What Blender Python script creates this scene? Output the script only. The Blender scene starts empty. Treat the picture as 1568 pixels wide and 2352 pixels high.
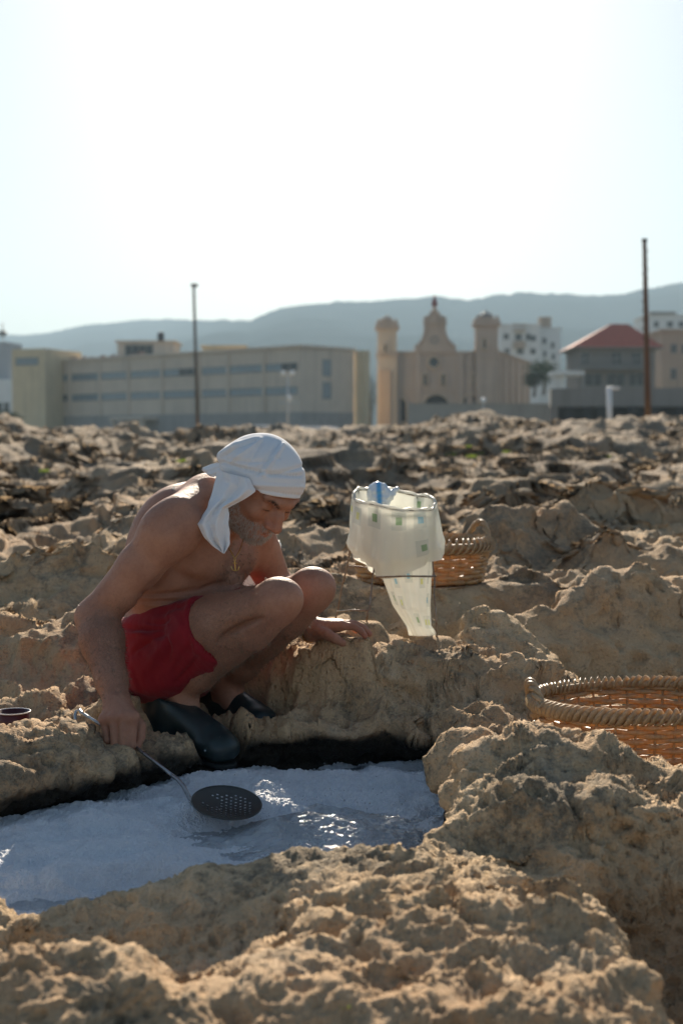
import bpy, math, random, sys
import numpy as np
from mathutils import Vector, Matrix

random.seed(7)
RNG = np.random.default_rng(11)
SC = bpy.context.scene
COL = SC.collection

# ------------------------------------------------------------------ camera
F = 50.0 / 36.0 * 2352.0        # focal length in reference pixels (picture taken as 1568 x 2352)
ZC = 0.86                       # camera height above the water of the pool (z = 0)
HORIZON = 1008.0
PITCH = math.atan((1176.0 - HORIZON) / F)
cam_data = bpy.data.cameras.new('camera')
cam = bpy.data.objects.new('camera', cam_data)
COL.objects.link(cam)
cam_data.sensor_fit = 'VERTICAL'
cam_data.sensor_height = 36.0
cam_data.sensor_width = 24.0
cam_data.lens = 50.0
cam_data.clip_start = 0.05
cam_data.clip_end = 20000.0
cam.location = (0, 0, ZC)
cam.rotation_euler = (math.radians(90) - PITCH, 0, 0)
cam_data.dof.use_dof = True
cam_data.dof.focus_distance = 3.38
cam_data.dof.aperture_fstop = 4.0
SC.camera = cam

# ------------------------------------------------------------------ world, sun, exposure
SUN_ELEV = math.radians(24.5)
SUN_AZ = math.radians(-0.5)      # from +Y towards +X
sun_dir = Vector((math.sin(SUN_AZ) * math.cos(SUN_ELEV), math.cos(SUN_AZ) * math.cos(SUN_ELEV), math.sin(SUN_ELEV)))
world = bpy.data.worlds.new('World')
SC.world = world
world.use_nodes = True
wt = world.node_tree
wt.nodes.clear()
w_out = wt.nodes.new('ShaderNodeOutputWorld')
w_bg = wt.nodes.new('ShaderNodeBackground')
w_sky = wt.nodes.new('ShaderNodeTexSky')
w_sky.sky_type = 'NISHITA'
w_sky.sun_disc = False
w_sky.sun_elevation = SUN_ELEV
w_sky.sun_rotation = SUN_AZ
w_sky.altitude = 0.0
w_sky.air_density = 1.0
w_sky.dust_density = 0.7
w_sky.ozone_density = 2.5
w_bg.inputs['Strength'].default_value = 0.05
wt.links.new(w_sky.outputs['Color'], w_bg.inputs['Color'])
wt.links.new(w_bg.outputs['Background'], w_out.inputs['Surface'])
sun_data = bpy.data.lights.new('sun', 'SUN')
sun_data.energy = 5.0
sun_data.angle = math.radians(0.53)
sun_data.color = (1.0, 0.88, 0.72)
sun = bpy.data.objects.new('sun', sun_data)
sun.rotation_euler = (-sun_dir).to_track_quat('-Z', 'Y').to_euler()
sun.location = (0, 30, 30)
COL.objects.link(sun)
SC.view_settings.view_transform = 'Standard'
SC.view_settings.look = 'None'
SC.view_settings.gamma = 1.0
SC.view_settings.use_curve_mapping = False
SC.view_settings.exposure = 0.95
SC.cycles.use_denoising = True
SC.cycles.max_bounces = 8
SC.cycles.volume_bounces = 1
SC.cycles.transparent_max_bounces = 16
SC.cycles.sample_clamp_indirect = 6.0
SC.cycles.caustics_reflective = False
SC.cycles.caustics_refractive = False

# ------------------------------------------------------------------ coordinates from picture points
def ray(px, py):
    cx, cy = (px - 784.0) / F, (1176.0 - py) / F
    c, s = math.cos(PITCH), math.sin(PITCH)
    return Vector((cx, cy * s + c, cy * c - s))

def at(px, py, Y):
    d = ray(px, py)
    t = Y / d.y
    return Vector((d.x * t, Y, ZC + d.z * t))

def onz(px, py, z=0.0):
    d = ray(px, py)
    t = (z - ZC) / d.z
    return Vector((d.x * t, d.y * t, z))

# ------------------------------------------------------------------ noise (numpy)
_p = RNG.permutation(256).astype(np.int32)
PERM = np.concatenate([_p, _p, _p])
_g = RNG.normal(size=(256, 3)).astype(np.float32)
_g /= np.linalg.norm(_g, axis=1)[:, None]
GRAD = _g

def perlin(x, y, z=None, seed=0.0):
    x = np.asarray(x, np.float32) + np.float32(seed * 17.13)
    y = np.asarray(y, np.float32) + np.float32(seed * 5.71)
    z = np.zeros_like(x) + np.float32(seed * 3.37 + 0.37) if z is None else np.asarray(z, np.float32) + np.float32(seed * 9.1)
    xi, yi, zi = np.floor(x).astype(np.int32), np.floor(y).astype(np.int32), np.floor(z).astype(np.int32)
    xf, yf, zf = x - xi, y - yi, z - zi
    u = xf * xf * xf * (xf * (xf * 6 - 15) + 10)
    v = yf * yf * yf * (yf * (yf * 6 - 15) + 10)
    w = zf * zf * zf * (zf * (zf * 6 - 15) + 10)
    xi &= 255; yi &= 255; zi &= 255
    out = None
    r = {}
    for i in (0, 1):
        a = PERM[xi + i]
        for j in (0, 1):
            b = PERM[a + yi + j]
            for k in (0, 1):
                h = PERM[b + zi + k] & 255
                g = GRAD[h]
                r[i, j, k] = g[..., 0] * (xf - i) + g[..., 1] * (yf - j) + g[..., 2] * (zf - k)
    x00 = r[0, 0, 0] + u * (r[1, 0, 0] - r[0, 0, 0])
    x10 = r[0, 1, 0] + u * (r[1, 1, 0] - r[0, 1, 0])
    x01 = r[0, 0, 1] + u * (r[1, 0, 1] - r[0, 0, 1])
    x11 = r[0, 1, 1] + u * (r[1, 1, 1] - r[0, 1, 1])
    y0 = x00 + v * (x10 - x00)
    y1 = x01 + v * (x11 - x01)
    return (y0 + w * (y1 - y0)) * 1.5

def worley(x, y, z, seed=0.0):
    """distance to the nearest feature point"""
    x = np.asarray(x, np.float32) + np.float32(seed * 3.7)
    y = np.asarray(y, np.float32) + np.float32(seed * 8.3)
    z = np.asarray(z, np.float32) + np.float32(seed * 1.9)
    xi, yi, zi = np.floor(x).astype(np.int32), np.floor(y).astype(np.int32), np.floor(z).astype(np.int32)
    xf, yf, zf = x - xi, y - yi, z - zi
    best = np.full(x.shape, 9.0, np.float32)
    for i in (-1, 0, 1):
        a = PERM[(xi + i) & 255]
        for j in (-1, 0, 1):
            b = PERM[a + ((yi + j) & 255)]
            for k in (-1, 0, 1):
                h = PERM[b + ((zi + k) & 255)]
                j1 = PERM[h + 31] / 255.0
                j2 = PERM[h + 113] / 255.0
                j3 = PERM[h + 201] / 255.0
                d = (i + j1 - xf) ** 2 + (j + j2 - yf) ** 2 + (k + j3 - zf) ** 2
                np.minimum(best, d.astype(np.float32), out=best)
    return np.sqrt(best)

def sstep(a, b, x):
    t = np.clip((x - a) / (b - a), 0, 1)
    return t * t * (3 - 2 * t)

# ------------------------------------------------------------------ objects
def link(o, parent=None):
    COL.objects.link(o)
    if parent is not None:
        o.parent = parent
        o.matrix_parent_inverse = parent.matrix_world.inverted()
    return o

def tag(o, label=None, cat=None, group=None, kind=None):
    if label: o['label'] = label
    if cat: o['category'] = cat
    if group: o['group'] = group
    if kind: o['kind'] = kind
    return o

def empty(name, loc=(0, 0, 0), label=None, cat=None, group=None):
    o = bpy.data.objects.new(name, None)
    o.empty_display_size = 0.1
    o.location = loc
    link(o)
    o.matrix_world = Matrix.Translation(loc)
    return tag(o, label, cat, group)

def mesh_np(name, verts, quads=None, mat=None, parent=None, tris=None, smooth=True):
    """a mesh object from numpy arrays in world coordinates"""
    me = bpy.data.meshes.new(name)
    verts = np.asarray(verts, np.float32)
    if parent is not None and isinstance(parent, bpy.types.Object):
        verts = verts - np.array(root_loc(parent), np.float32)
    me.vertices.add(len(verts))
    me.vertices.foreach_set('co', verts.ravel())
    faces = []
    nl = 0
    starts, loops = [], []
    if quads is not None and len(quads):
        q = np.asarray(quads, np.int32)
        starts.append(np.arange(len(q), dtype=np.int32) * 4)
        loops.append(q.ravel()); nl += q.size
    if tris is not None and len(tris):
        t = np.asarray(tris, np.int32)
        starts.append(np.arange(len(t), dtype=np.int32) * 3 + nl)
        loops.append(t.ravel()); nl += t.size
    starts = np.concatenate(starts); loops = np.concatenate(loops)
    me.loops.add(nl)
    me.loops.foreach_set('vertex_index', loops)
    me.polygons.add(len(starts))
    me.polygons.foreach_set('loop_start', starts)
    if smooth:
        me.polygons.foreach_set('use_smooth', np.ones(len(starts), bool))
    me.update(calc_edges=True)
    me.validate()
    if mat: me.materials.append(mat)
    o = bpy.data.objects.new(name, me)
    COL.objects.link(o)
    if parent is not None:
        o.parent = parent
    return o

def root_loc(o):
    v = Vector((0, 0, 0))
    while o is not None:
        v += o.location
        o = o.parent
    return v

def attr_f(o, name, vals):
    a = o.data.attributes.new(name, 'FLOAT', 'POINT')
    a.data.foreach_set('value', np.asarray(vals, np.float32))

def attr_c(o, name, cols):
    a = o.data.attributes.new(name, 'FLOAT_COLOR', 'POINT')
    c = np.ones((len(cols), 4), np.float32)
    c[:, :3] = cols
    a.data.foreach_set('color', c.ravel())

class MB:
    """collects simple solids, then builds ONE mesh object"""
    def __init__(self):
        self.v, self.f, self.n = [], [], 0
    def add(self, verts, faces):
        self.v.extend([tuple(p) for p in verts])
        self.f.extend([tuple(i + self.n for i in q) for q in faces])
        self.n += len(verts)
        return self
    def box(self, c, size, rot=None):
        sx, sy, sz = [s / 2 for s in size]
        vs = [Vector((x, y, z)) for x in (-sx, sx) for y in (-sy, sy) for z in (-sz, sz)]
        if rot is not None: vs = [rot @ p for p in vs]
        c = Vector(c)
        return self.add([p + c for p in vs], [(0, 1, 3, 2), (4, 6, 7, 5), (0, 4, 5, 1), (2, 3, 7, 6), (0, 2, 6, 4), (1, 5, 7, 3)])
    def tube(self, pts, rad, n=8, closed=False, flat=1.0):
        pts = [Vector(p) for p in pts]
        m = len(pts)
        rads = rad if isinstance(rad, (list, tuple)) else [rad] * m
        vs, fs = [], []
        up = Vector((0, 0, 1))
        prev = None
        for i, p in enumerate(pts):
            a = pts[(i - 1) % m] if (closed or i > 0) else p
            b = pts[(i + 1) % m] if (closed or i < m - 1) else p
            t = (b - a).normalized()
            if prev is None:
                x = t.cross(up)
                if x.length < 1e-3: x = t.cross(Vector((1, 0, 0)))
                x.normalize()
            else:
                x = (prev - t * prev.dot(t)).normalized()
            prev = x
            y = t.cross(x)
            for k in range(n):
                an = 2 * math.pi * k / n
                vs.append(p + (x * math.cos(an) + y * math.sin(an) * flat) * rads[i])
        for i in range(m if closed else m - 1):
            for k in range(n):
                j = (i + 1) % m
                fs.append((i * n + k, i * n + (k + 1) % n, j * n + (k + 1) % n, j * n + k))
        if not closed:
            fs.append(tuple(range(n - 1, -1, -1)))
            fs.append(tuple((m - 1) * n + k for k in range(n)))
        return self.add(vs, fs)
    def prism(self, poly, d):
        """polygon (list of 3D points) pushed along vector d"""
        d = Vector(d); n = len(poly)
        poly = [Vector(p) for p in poly]
        fs = [tuple(range(n - 1, -1, -1)), tuple(range(n, 2 * n))]
        for i in range(n):
            j = (i + 1) % n
            fs.append((i, j, n + j, n + i))
        return self.add(poly + [p + d for p in poly], fs)
    def lathe(self, c, prof, n=20, axis=None, cap=True):
        """prof: list of (radius, height)"""
        c = Vector(c)
        R = axis if axis is not None else Matrix.Identity(3)
        vs, fs = [], []
        for r, h in prof:
            for k in range(n):
                a = 2 * math.pi * k / n
                vs.append(c + R @ Vector((r * math.cos(a), r * math.sin(a), h)))
        for i in range(len(prof) - 1):
            for k in range(n):
                fs.append((i * n + k, i * n + (k + 1) % n, (i + 1) * n + (k + 1) % n, (i + 1) * n + k))
        if cap:
            fs.append(tuple(range(n - 1, -1, -1)))
            fs.append(tuple((len(prof) - 1) * n + k for k in range(n)))
        return self.add(vs, fs)
    def mesh(self, name, origin=(0, 0, 0), smooth=False, mat=None):
        me = bpy.data.meshes.new(name)
        o = Vector(origin)
        me.from_pydata([tuple(Vector(p) - o) for p in self.v], [], self.f)
        me.update()
        if smooth:
            me.polygons.foreach_set('use_smooth', [True] * len(me.polygons))
        if mat: me.materials.append(mat)
        return me
    def build(self, name, mat=None, parent=None, smooth=False, bevel=0.0, origin=None, recalc=True):
        base = root_loc(parent) if parent is not None else Vector((0, 0, 0))
        org = Vector(origin) if origin is not None else (base if parent is not None else Vector((0, 0, 0)))
        me = self.mesh(name, org, smooth, mat)
        if recalc:
            import bmesh
            bm = bmesh.new(); bm.from_mesh(me)
            bmesh.ops.recalc_face_normals(bm, faces=bm.faces)
            bm.to_mesh(me); bm.free()
        o = bpy.data.objects.new(name, me)
        COL.objects.link(o)
        if parent is not None: o.parent = parent
        o.location = org - base
        if bevel:
            b = o.modifiers.new('bevel', 'BEVEL'); b.width = bevel; b.segments = 2; b.limit_method = 'ANGLE'
        return o

# ------------------------------------------------------------------ materials
class NT:
    def __init__(self, name):
        self.m = bpy.data.materials.new(name)
        self.m.use_nodes = True
        self.t = self.m.node_tree
        self.t.nodes.clear()
        self.out = self.n('ShaderNodeOutputMaterial')
    def n(self, typ, **kw):
        nd = self.t.nodes.new(typ)
        for k, v in kw.items():
            setattr(nd, k, v)
        return nd
    def l(self, a, b):
        self.t.links.new(a, b)
    def setin(self, node, **kw):
        for k, v in kw.items():
            k = k.replace('_', ' ')
            if hasattr(v, 'default_value') or isinstance(v, bpy.types.NodeSocket):
                self.l(v, node.inputs[k])
            else:
                node.inputs[k].default_value = v
        return node
    def coord(self, kind='Object'):
        if not hasattr(self, '_tc'): self._tc = self.n('ShaderNodeTexCoord')
        return self._tc.outputs[kind]
    def geo(self, k='Position'):
        if not hasattr(self, '_g'): self._g = self.n('ShaderNodeNewGeometry')
        return self._g.outputs[k]
    def noise(self, scale, detail=5, rough=0.6, vec=None, dist=0.0, out='Fac'):
        nd = self.n('ShaderNodeTexNoise')
        nd.inputs['Scale'].default_value = scale
        nd.inputs['Detail'].default_value = detail
        nd.inputs['Roughness'].default_value = rough
        nd.inputs['Distortion'].default_value = dist
        self.l(vec if vec is not None else self.geo(), nd.inputs['Vector'])
        return nd.outputs[out]
    def voro(self, scale, vec=None, feature='F1', out='Distance'):
        nd = self.n('ShaderNodeTexVoronoi', feature=feature)
        nd.inputs['Scale'].default_value = scale
        self.l(vec if vec is not None else self.geo(), nd.inputs['Vector'])
        return nd.outputs[out]
    def ramp(self, fac, stops, interp='LINEAR'):
        nd = self.n('ShaderNodeValToRGB')
        cr = nd.color_ramp
        cr.interpolation = interp
        while len(cr.elements) > 1: cr.elements.remove(cr.elements[-1])
        for i, (p, c) in enumerate(stops):
            e = cr.elements[0] if i == 0 else cr.elements.new(p)
            e.position = p
            if not hasattr(c, '__len__'): c = (c, c, c)
            e.color = (c[0], c[1], c[2], 1)
        self.l(fac, nd.inputs['Fac'])
        return nd.outputs['Color']
    def mix(self, fac, a, b, mode='MIX'):
        nd = self.n('ShaderNodeMix', data_type='RGBA', blend_type=mode)
        for sock, v in ((nd.inputs[0], fac), (nd.inputs[6], a), (nd.inputs[7], b)):
            if isinstance(v, bpy.types.NodeSocket): self.l(v, sock)
            elif hasattr(v, '__len__'): sock.default_value = (v[0], v[1], v[2], 1)
            else: sock.default_value = v
        return nd.outputs[2]
    def math(self, op, a, b=0.0, c=None):
        nd = self.n('ShaderNodeMath', operation=op)
        for i, v in enumerate((a, b, c)):
            if v is None: continue
            if isinstance(v, bpy.types.NodeSocket): self.l(v, nd.inputs[i])
            else: nd.inputs[i].default_value = v
        return nd.outputs[0]
    def attr(self, name, out='Fac'):
        nd = self.n('ShaderNodeAttribute', attribute_name=name)
        return nd.outputs[out]
    def bump(self, height, strength=0.5, dist=0.01, normal=None):
        nd = self.n('ShaderNodeBump')
        nd.inputs['Strength'].default_value = strength
        nd.inputs['Distance'].default_value = dist
        self.l(height, nd.inputs['Height'])
        if normal is not None: self.l(normal, nd.inputs['Normal'])
        return nd.outputs['Normal']
    def bsdf(self, color, rough=0.8, normal=None, metallic=0.0, spec=0.5, **kw):
        b = self.n('ShaderNodeBsdfPrincipled')
        for sock, v in (('Base Color', color), ('Roughness', rough), ('Metallic', metallic), ('Specular IOR Level', spec)):
            s = b.inputs[sock]
            if isinstance(v, bpy.types.NodeSocket): self.l(v, s)
            elif hasattr(v, '__len__'): s.default_value = (v[0], v[1], v[2], 1)
            else: s.default_value = v
        if normal is not None: self.l(normal, b.inputs['Normal'])
        for k, v in kw.items():
            k = k.replace('_', ' ')
            if isinstance(v, bpy.types.NodeSocket): self.l(v, b.inputs[k])
            elif hasattr(v, '__len__') and len(v) == 3 and b.inputs[k].type == 'RGBA': b.inputs[k].default_value = (*v, 1)
            else: b.inputs[k].default_value = v
        self.l(b.outputs['BSDF'], self.out.inputs['Surface'])
        return b

def simple_mat(name, color, rough=0.7, metallic=0.0, var=0.15, scale=20.0, bump=0.0, spec=0.4):
    t = NT(name)
    f = t.noise(scale, 4, 0.6)
    c = t.mix(f, [c * (1 - var) for c in color], [min(1, c * (1 + var)) for c in color])
    nrm = t.bump(t.noise(scale * 4, 3), bump, 0.01) if bump else None
    t.bsdf(c, rough, nrm, metallic, spec)
    return t.m

# ------------------------------------------------------------------ implicit surfaces
class SDF:
    def __init__(self, lo, hi, h):
        self.lo = np.array(lo, np.float64); self.h = h
        self.n = np.ceil((np.array(hi) - self.lo) / h).astype(int) + 1
        self.D = np.full(self.n, 1.0, np.float32)
        self.ax = [(self.lo[i] + np.arange(self.n[i]) * h).astype(np.float32) for i in range(3)]
    def block(self, lo, hi):
        sl = []
        for i in range(3):
            a = max(0, int((lo[i] - self.lo[i]) / self.h)); b = min(self.n[i], int((hi[i] - self.lo[i]) / self.h) + 2)
            sl.append(slice(a, max(a, b)))
        X = self.ax[0][sl[0]][:, None, None]; Y = self.ax[1][sl[1]][None, :, None]; Z = self.ax[2][sl[2]][None, None, :]
        return tuple(sl), X, Y, Z
    def comb(self, sl, d, k, sub=False):
        B = self.D[sl]
        if sub:
            d = -d
            h = np.clip(0.5 - 0.5 * (B - d) / k, 0, 1)
            self.D[sl] = B + (d - B) * h + k * h * (1 - h)
        else:
            h = np.clip(0.5 + 0.5 * (B - d) / k, 0, 1)
            self.D[sl] = B + (d - B) * h - k * h * (1 - h)
    def cone(self, a, b, ra, rb, k=0.02, sub=False):
        a = np.array(a, np.float32); b = np.array(b, np.float32)
        m = max(ra, rb) + k + 3 * self.h
        sl, X, Y, Z = self.block(np.minimum(a, b) - m, np.maximum(a, b) + m)
        ab = b - a
        t = np.clip(((X - a[0]) * ab[0] + (Y - a[1]) * ab[1] + (Z - a[2]) * ab[2]) / max(1e-9, float(ab @ ab)), 0, 1)
        d = np.sqrt((X - a[0] - t * ab[0]) ** 2 + (Y - a[1] - t * ab[1]) ** 2 + (Z - a[2] - t * ab[2]) ** 2) - (ra + (rb - ra) * t)
        self.comb(sl, d, k, sub)
        return self
    def chain(self, pts, rads, k=0.02, sub=False):
        for i in range(len(pts) - 1):
            self.cone(pts[i], pts[i + 1], rads[i], rads[i + 1], k, sub)
        return self
    def ell(self, c, r, axes=None, k=0.02, sub=False):
        """ellipsoid with radii r along the three unit axes"""
        c = np.array(c, np.float32)
        A = np.eye(3, dtype=np.float32) if axes is None else np.array(axes, np.float32)
        r = np.array(r, np.float32)
        m = np.abs(A.T @ np.diag(r)).sum(1) + k + 3 * self.h
        sl, X, Y, Z = self.block(c - m, c + m)
        q = [((X - c[0]) * A[i][0] + (Y - c[1]) * A[i][1] + (Z - c[2]) * A[i][2]) / r[i] for i in range(3)]
        k0 = np.sqrt(q[0] ** 2 + q[1] ** 2 + q[2] ** 2)
        k1 = np.sqrt((q[0] / r[0]) ** 2 + (q[1] / r[1]) ** 2 + (q[2] / r[2]) ** 2)
        d = k0 * (k0 - 1) / np.maximum(k1, 1e-6)
        self.comb(sl, d, k, sub)
        return self
    def cut(self, p, n, k=0.004):
        """keep the side opposite to n of the plane through p"""
        n = np.array(n, np.float32); n /= np.linalg.norm(n); p = np.array(p, np.float32)
        X, Y, Z = self.ax[0][:, None, None], self.ax[1][None, :, None], self.ax[2][None, None, :]
        d = (X - p[0]) * n[0] + (Y - p[1]) * n[1] + (Z - p[2]) * n[2]
        h = np.clip(0.5 - 0.5 * (self.D - d) / k, 0, 1)
        self.D = (self.D + (d - self.D) * h + k * h * (1 - h)).astype(np.float32)
        return self
    def mesh(self, smooth=1):
        D = self.D
        S = D < 0
        n = self.n
        cnt = np.zeros(n - 1, np.int8)
        for i in (0, 1):
            for j in (0, 1):
                for k in (0, 1):
                    cnt += S[i:n[0] - 1 + i, j:n[1] - 1 + j, k:n[2] - 1 + k]
        act = (cnt > 0) & (cnt < 8)
        idx = np.argwhere(act)
        vid = np.full(n - 1, -1, np.int32)
        vid[act] = np.arange(len(idx))
        acc = np.zeros((len(idx), 3), np.float64); num = np.zeros(len(idx))
        corner = [(i, j, k) for i in (0, 1) for j in (0, 1) for k in (0, 1)]
        val = {c: D[idx[:, 0] + c[0], idx[:, 1] + c[1], idx[:, 2] + c[2]].astype(np.float64) for c in corner}
        for c in corner:
            for ax in range(3):
                if c[ax] == 0:
                    e = list(c); e[ax] = 1; e = tuple(e)
                    a, b = val[c], val[e]
                    m = (a < 0) != (b < 0)
                    t = np.where(m, a / np.where(m, a - b, 1), 0)
                    p = np.tile(np.array(c, float), (len(idx), 1)); p[:, ax] += t
                    acc[m] += p[m]; num[m] += 1
        V = self.lo + (idx + acc / num[:, None]) * self.h
        Q = []
        for ax in range(3):
            o1, o2 = [(1, 2), (2, 0), (0, 1)][ax]
            sa = [slice(1, -1)] * 3; sb = [slice(1, -1)] * 3
            sa[ax] = slice(0, -1); sb[ax] = slice(1, None)
            A, B = S[tuple(sa)], S[tuple(sb)]
            for flip in (False, True):
                m = (A & ~B) if not flip else (~A & B)
                e = np.argwhere(m)
                if not len(e): continue
                e = e + 1; e[:, ax] -= 1
                def cell(d1, d2):
                    c = e.copy(); c[:, o1] -= d1; c[:, o2] -= d2
                    return vid[c[:, 0], c[:, 1], c[:, 2]]
                q = np.stack([cell(1, 1), cell(0, 1), cell(0, 0), cell(1, 0)], 1)
                if flip: q = q[:, ::-1]
                Q.append(q)
        Q = np.concatenate(Q)
        Q = Q[(Q >= 0).all(1)]
        for _ in range(smooth):
            V = relax(V, Q, 0.5); V = relax(V, Q, -0.52)
        return V, Q

def relax(V, Q, lam):
    s = np.zeros_like(V); c = np.zeros(len(V))
    for a, b in ((0, 1), (1, 2), (2, 3), (3, 0)):
        for p, q in ((a, b), (b, a)):
            for i in range(3):
                s[:, i] += np.bincount(Q[:, p], V[Q[:, q], i], len(V))
            c += np.bincount(Q[:, p], minlength=len(V))
    c = np.maximum(c, 1)
    return V + lam * (s / c[:, None] - V)

def vnormals(V, Q):
    n = np.cross(V[Q[:, 2]] - V[Q[:, 0]], V[Q[:, 3]] - V[Q[:, 1]])
    N = np.zeros_like(V)
    for k in range(4):
        for i in range(3):
            N[:, i] += np.bincount(Q[:, k], n[:, i], len(V))
    return N / np.maximum(1e-12, np.linalg.norm(N, axis=1))[:, None]
# ================================================================== rocky shore
def poly_sdf(x, y, poly):
    """signed distance to a closed plan polygon, negative inside, with its gradient"""
    d = np.full(x.shape, 1e9, np.float32); gx = np.zeros_like(d); gy = np.zeros_like(d)
    inside = np.zeros(x.shape, bool)
    n = len(poly)
    for i in range(n):
        ax, ay = poly[i]; bx, by = poly[(i + 1) % n]
        ex, ey = bx - ax, by - ay
        wx, wy = x - ax, y - ay
        t = np.clip((wx * ex + wy * ey) / (ex * ex + ey * ey), 0, 1)
        vx, vy = wx - ex * t, wy - ey * t
        q = vx * vx + vy * vy
        m = q < d
        d = np.where(m, q, d); gx = np.where(m, vx, gx); gy = np.where(m, vy, gy)
        c = ((ay <= y) & (by > y)) | ((by <= y) & (ay > y))
        with np.errstate(divide='ignore', invalid='ignore'):
            xi = ax + (y - ay) / (by - ay if by != ay else 1e-9) * ex
        inside ^= c & (x < xi)
    d = np.sqrt(d)
    s = np.where(inside, -1.0, 1.0)
    g = np.maximum(np.sqrt(gx * gx + gy * gy), 1e-6)
    return d * s, gx / g * s, gy / g * s

def smooth_poly(pts, it=2):
    for _ in range(it):
        q = []
        for i in range(len(pts)):
            a = np.array(pts[i]); b = np.array(pts[(i + 1) % len(pts)])
            q += [tuple(a * .75 + b * .25), tuple(a * .25 + b * .75)]
        pts = q
    return pts

POOL = smooth_poly([tuple(onz(px, py, z)[:2]) for px, py, z in [
    (-420, 2050, 0), (-160, 1990, 0), (0, 1950, 0), (150, 1906, 0), (300, 1856, 0), (430, 1820, 0), (560, 1794, 0), (700, 1786, 0), (850, 1782, 0), (990, 1782, 0),
    (1060, 1796, 0), (1000, 1845, .03), (1000, 1915, .03), (1045, 1975, .03), (1000, 2010, .08), (900, 2045, .09), (780, 2020, .10), (640, 2010, .10), (500, 2030, .09), (390, 2062, .08),
    (270, 2102, .06), (120, 2110, .06), (-60, 2100, .06), (-300, 2090, .06), (-520, 2080, 0)]], 1)

BASE_Y = [0.5, 1.5, 2.3, 3.0, 3.5, 3.8, 4.2, 5.0, 6.5, 9, 14, 22, 35, 55, 80, 130]
BASE_Z = [.14, .13, .11, .11, .11, .15, .22, .33, .42, .50, .60, .68, .76, .86, .80, .70]

# shapes blended into the ground: picture point x, depth Y, half sizes, turn, height, sharpness (bigger = flatter top, steeper side)
FEATS = [
    # px, Y, rx, ry, rot, z, pow
    (250, 2.15, .45, .22, 0.0, .085, 1.4),
    (60, 2.1, .30, .16, .2, .03, 1.3),
    (120, 1.78, .18, .10, .2, .17, 1.5),
    (700, 2.30, .24, .20, -.1, .135, 1.6),
    (880, 2.52, .12, .06, .1, .10, 2.0),
    (1010, 2.62, .10, .08, .3, .12, 1.6),
    (1130, 2.52, .10, .08, .0, .10, 1.3),
    (980, 1.98, .30, .20, .3, .175, 1.8),
    (1290, 2.03, .25, .13, -.2, .170, 2.0),
    (1200, 1.80, .30, .14, .0, .16, 1.8),
    (1590, 2.12, .09, .24, .1, -.16, 2.2),
    (1500, 2.26, .15, .06, -.1, -.10, 2.0),
    (1650, 1.92, .09, .30, .0, -.2, 2.2),
    (1280, 2.83, .32, .40, .05, .275, 1.05),
    (1080, 2.92, .12, .15, -.2, .215, 1.9),
    (1560, 2.92, .22, .20, .0, .175, 1.5),
    (1455, 2.54, .16, .12, .15, .215, 2.0),
    (1570, 2.50, .10, .16, .0, .20, 1.9),
    (1560, 3.32, .34, .26, .0, .15, 2.0),
    # ledge below the man and left of him
    (100, 3.30, .12, .11, .25, .160, 1.7),
    (40, 3.16, .14, .10, .2, .175, 1.5),
    (235, 3.62, .10, .05, .0, .20, 1.5),
    (60, 3.72, .25, .12, .1, .13, 1.5),
    (80, 4.25, .45, .14, .1, .28, 1.6),
    (150, 4.65, .50, .16, -.1, .22, 1.6),
    (200, 5.2, .60, .18, .1, .42, 1.6),
    (560, 3.74, .13, .10, .2, .085, 1.8),
    (548, 3.56, .035, .04, .0, .150, 1.4),
    (600, 3.55, .07, .035, .1, .085, 1.5),
    # mound below the left hand and the slope behind it
    (800, 3.86, .20, .15, .1, .335, 1.7),
    (690, 3.87, .11, .12, .0, .26, 1.5),
    (930, 3.90, .22, .16, -.1, .265, 1.4),
    (1000, 4.18, .42, .30, -.12, .285, 1.6),
        (1060, 3.70, .22, .08, .1, .11, 1.7),
    (1020, 4.85, .55, .22, .0, .38, 2.0),
    (1180, 4.75, .16, .10, .1, .22, 1.6),
    (1540, 4.15, .36, .38, .08, .02, 2.2),
    (1130, 3.98, .26, .26, -.3, .235, 1.7),
        (1500, 4.90, .52, .24, .05, .34, 2.8),
    (1500, 5.35, .40, .14, .0, .27, 1.8),
    (1450, 5.9, .60, .22, .1, .46, 2.0),
    (1450, 6.8, .9, .25, -.1, .30, 2.0),
    (1200, 6.2, .35, .25, .2, .50, 2.0),
    (1420, 7.6, .6, .3, .0, .58, 2.0),
    (1090, 46, 2.6, 2.2, .0, 1.78, 1.4), (1200, 44, 1.8, 2.0, .0, 1.55, 1.4), (980, 42, 1.6, 1.8, .0, 1.35, 1.4), (1545, 52, 1.6, 2.2, .0, 1.75, 1.4), (1440, 50, 1.2, 1.8, .0, 1.25, 1.4),
    (470, 40, 1.5, 1.6, .0, 1.36, 1.4), (560, 44, 1.2, 1.6, .0, 1.28, 1.4), (150, 48, 1.6, 2.0, .0, 1.30, 1.4), (260, 45, 1.2, 2.0, .0, 1.25, 1.4), (720, 40, 1.6, 1.8, .0, 1.0, 1.4), (850, 44, 1.6, 1.8, .0, 1.25, 1.4),
    (640, 20, 1.0, .8, .0, .55, 1.6), (330, 16, .9, .6, .1, .50, 1.6), (90, 13, .7, .5, .0, .46, 1.6), (1250, 15, .8, .5, .0, .50, 1.6), (900, 12, .6, .4, .0, .46, 1.6), (1000, 24, 1.2, .9, 0, .6, 1.6),
]
# places that must carry something: x, y, radius, height
PADS = []

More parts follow.
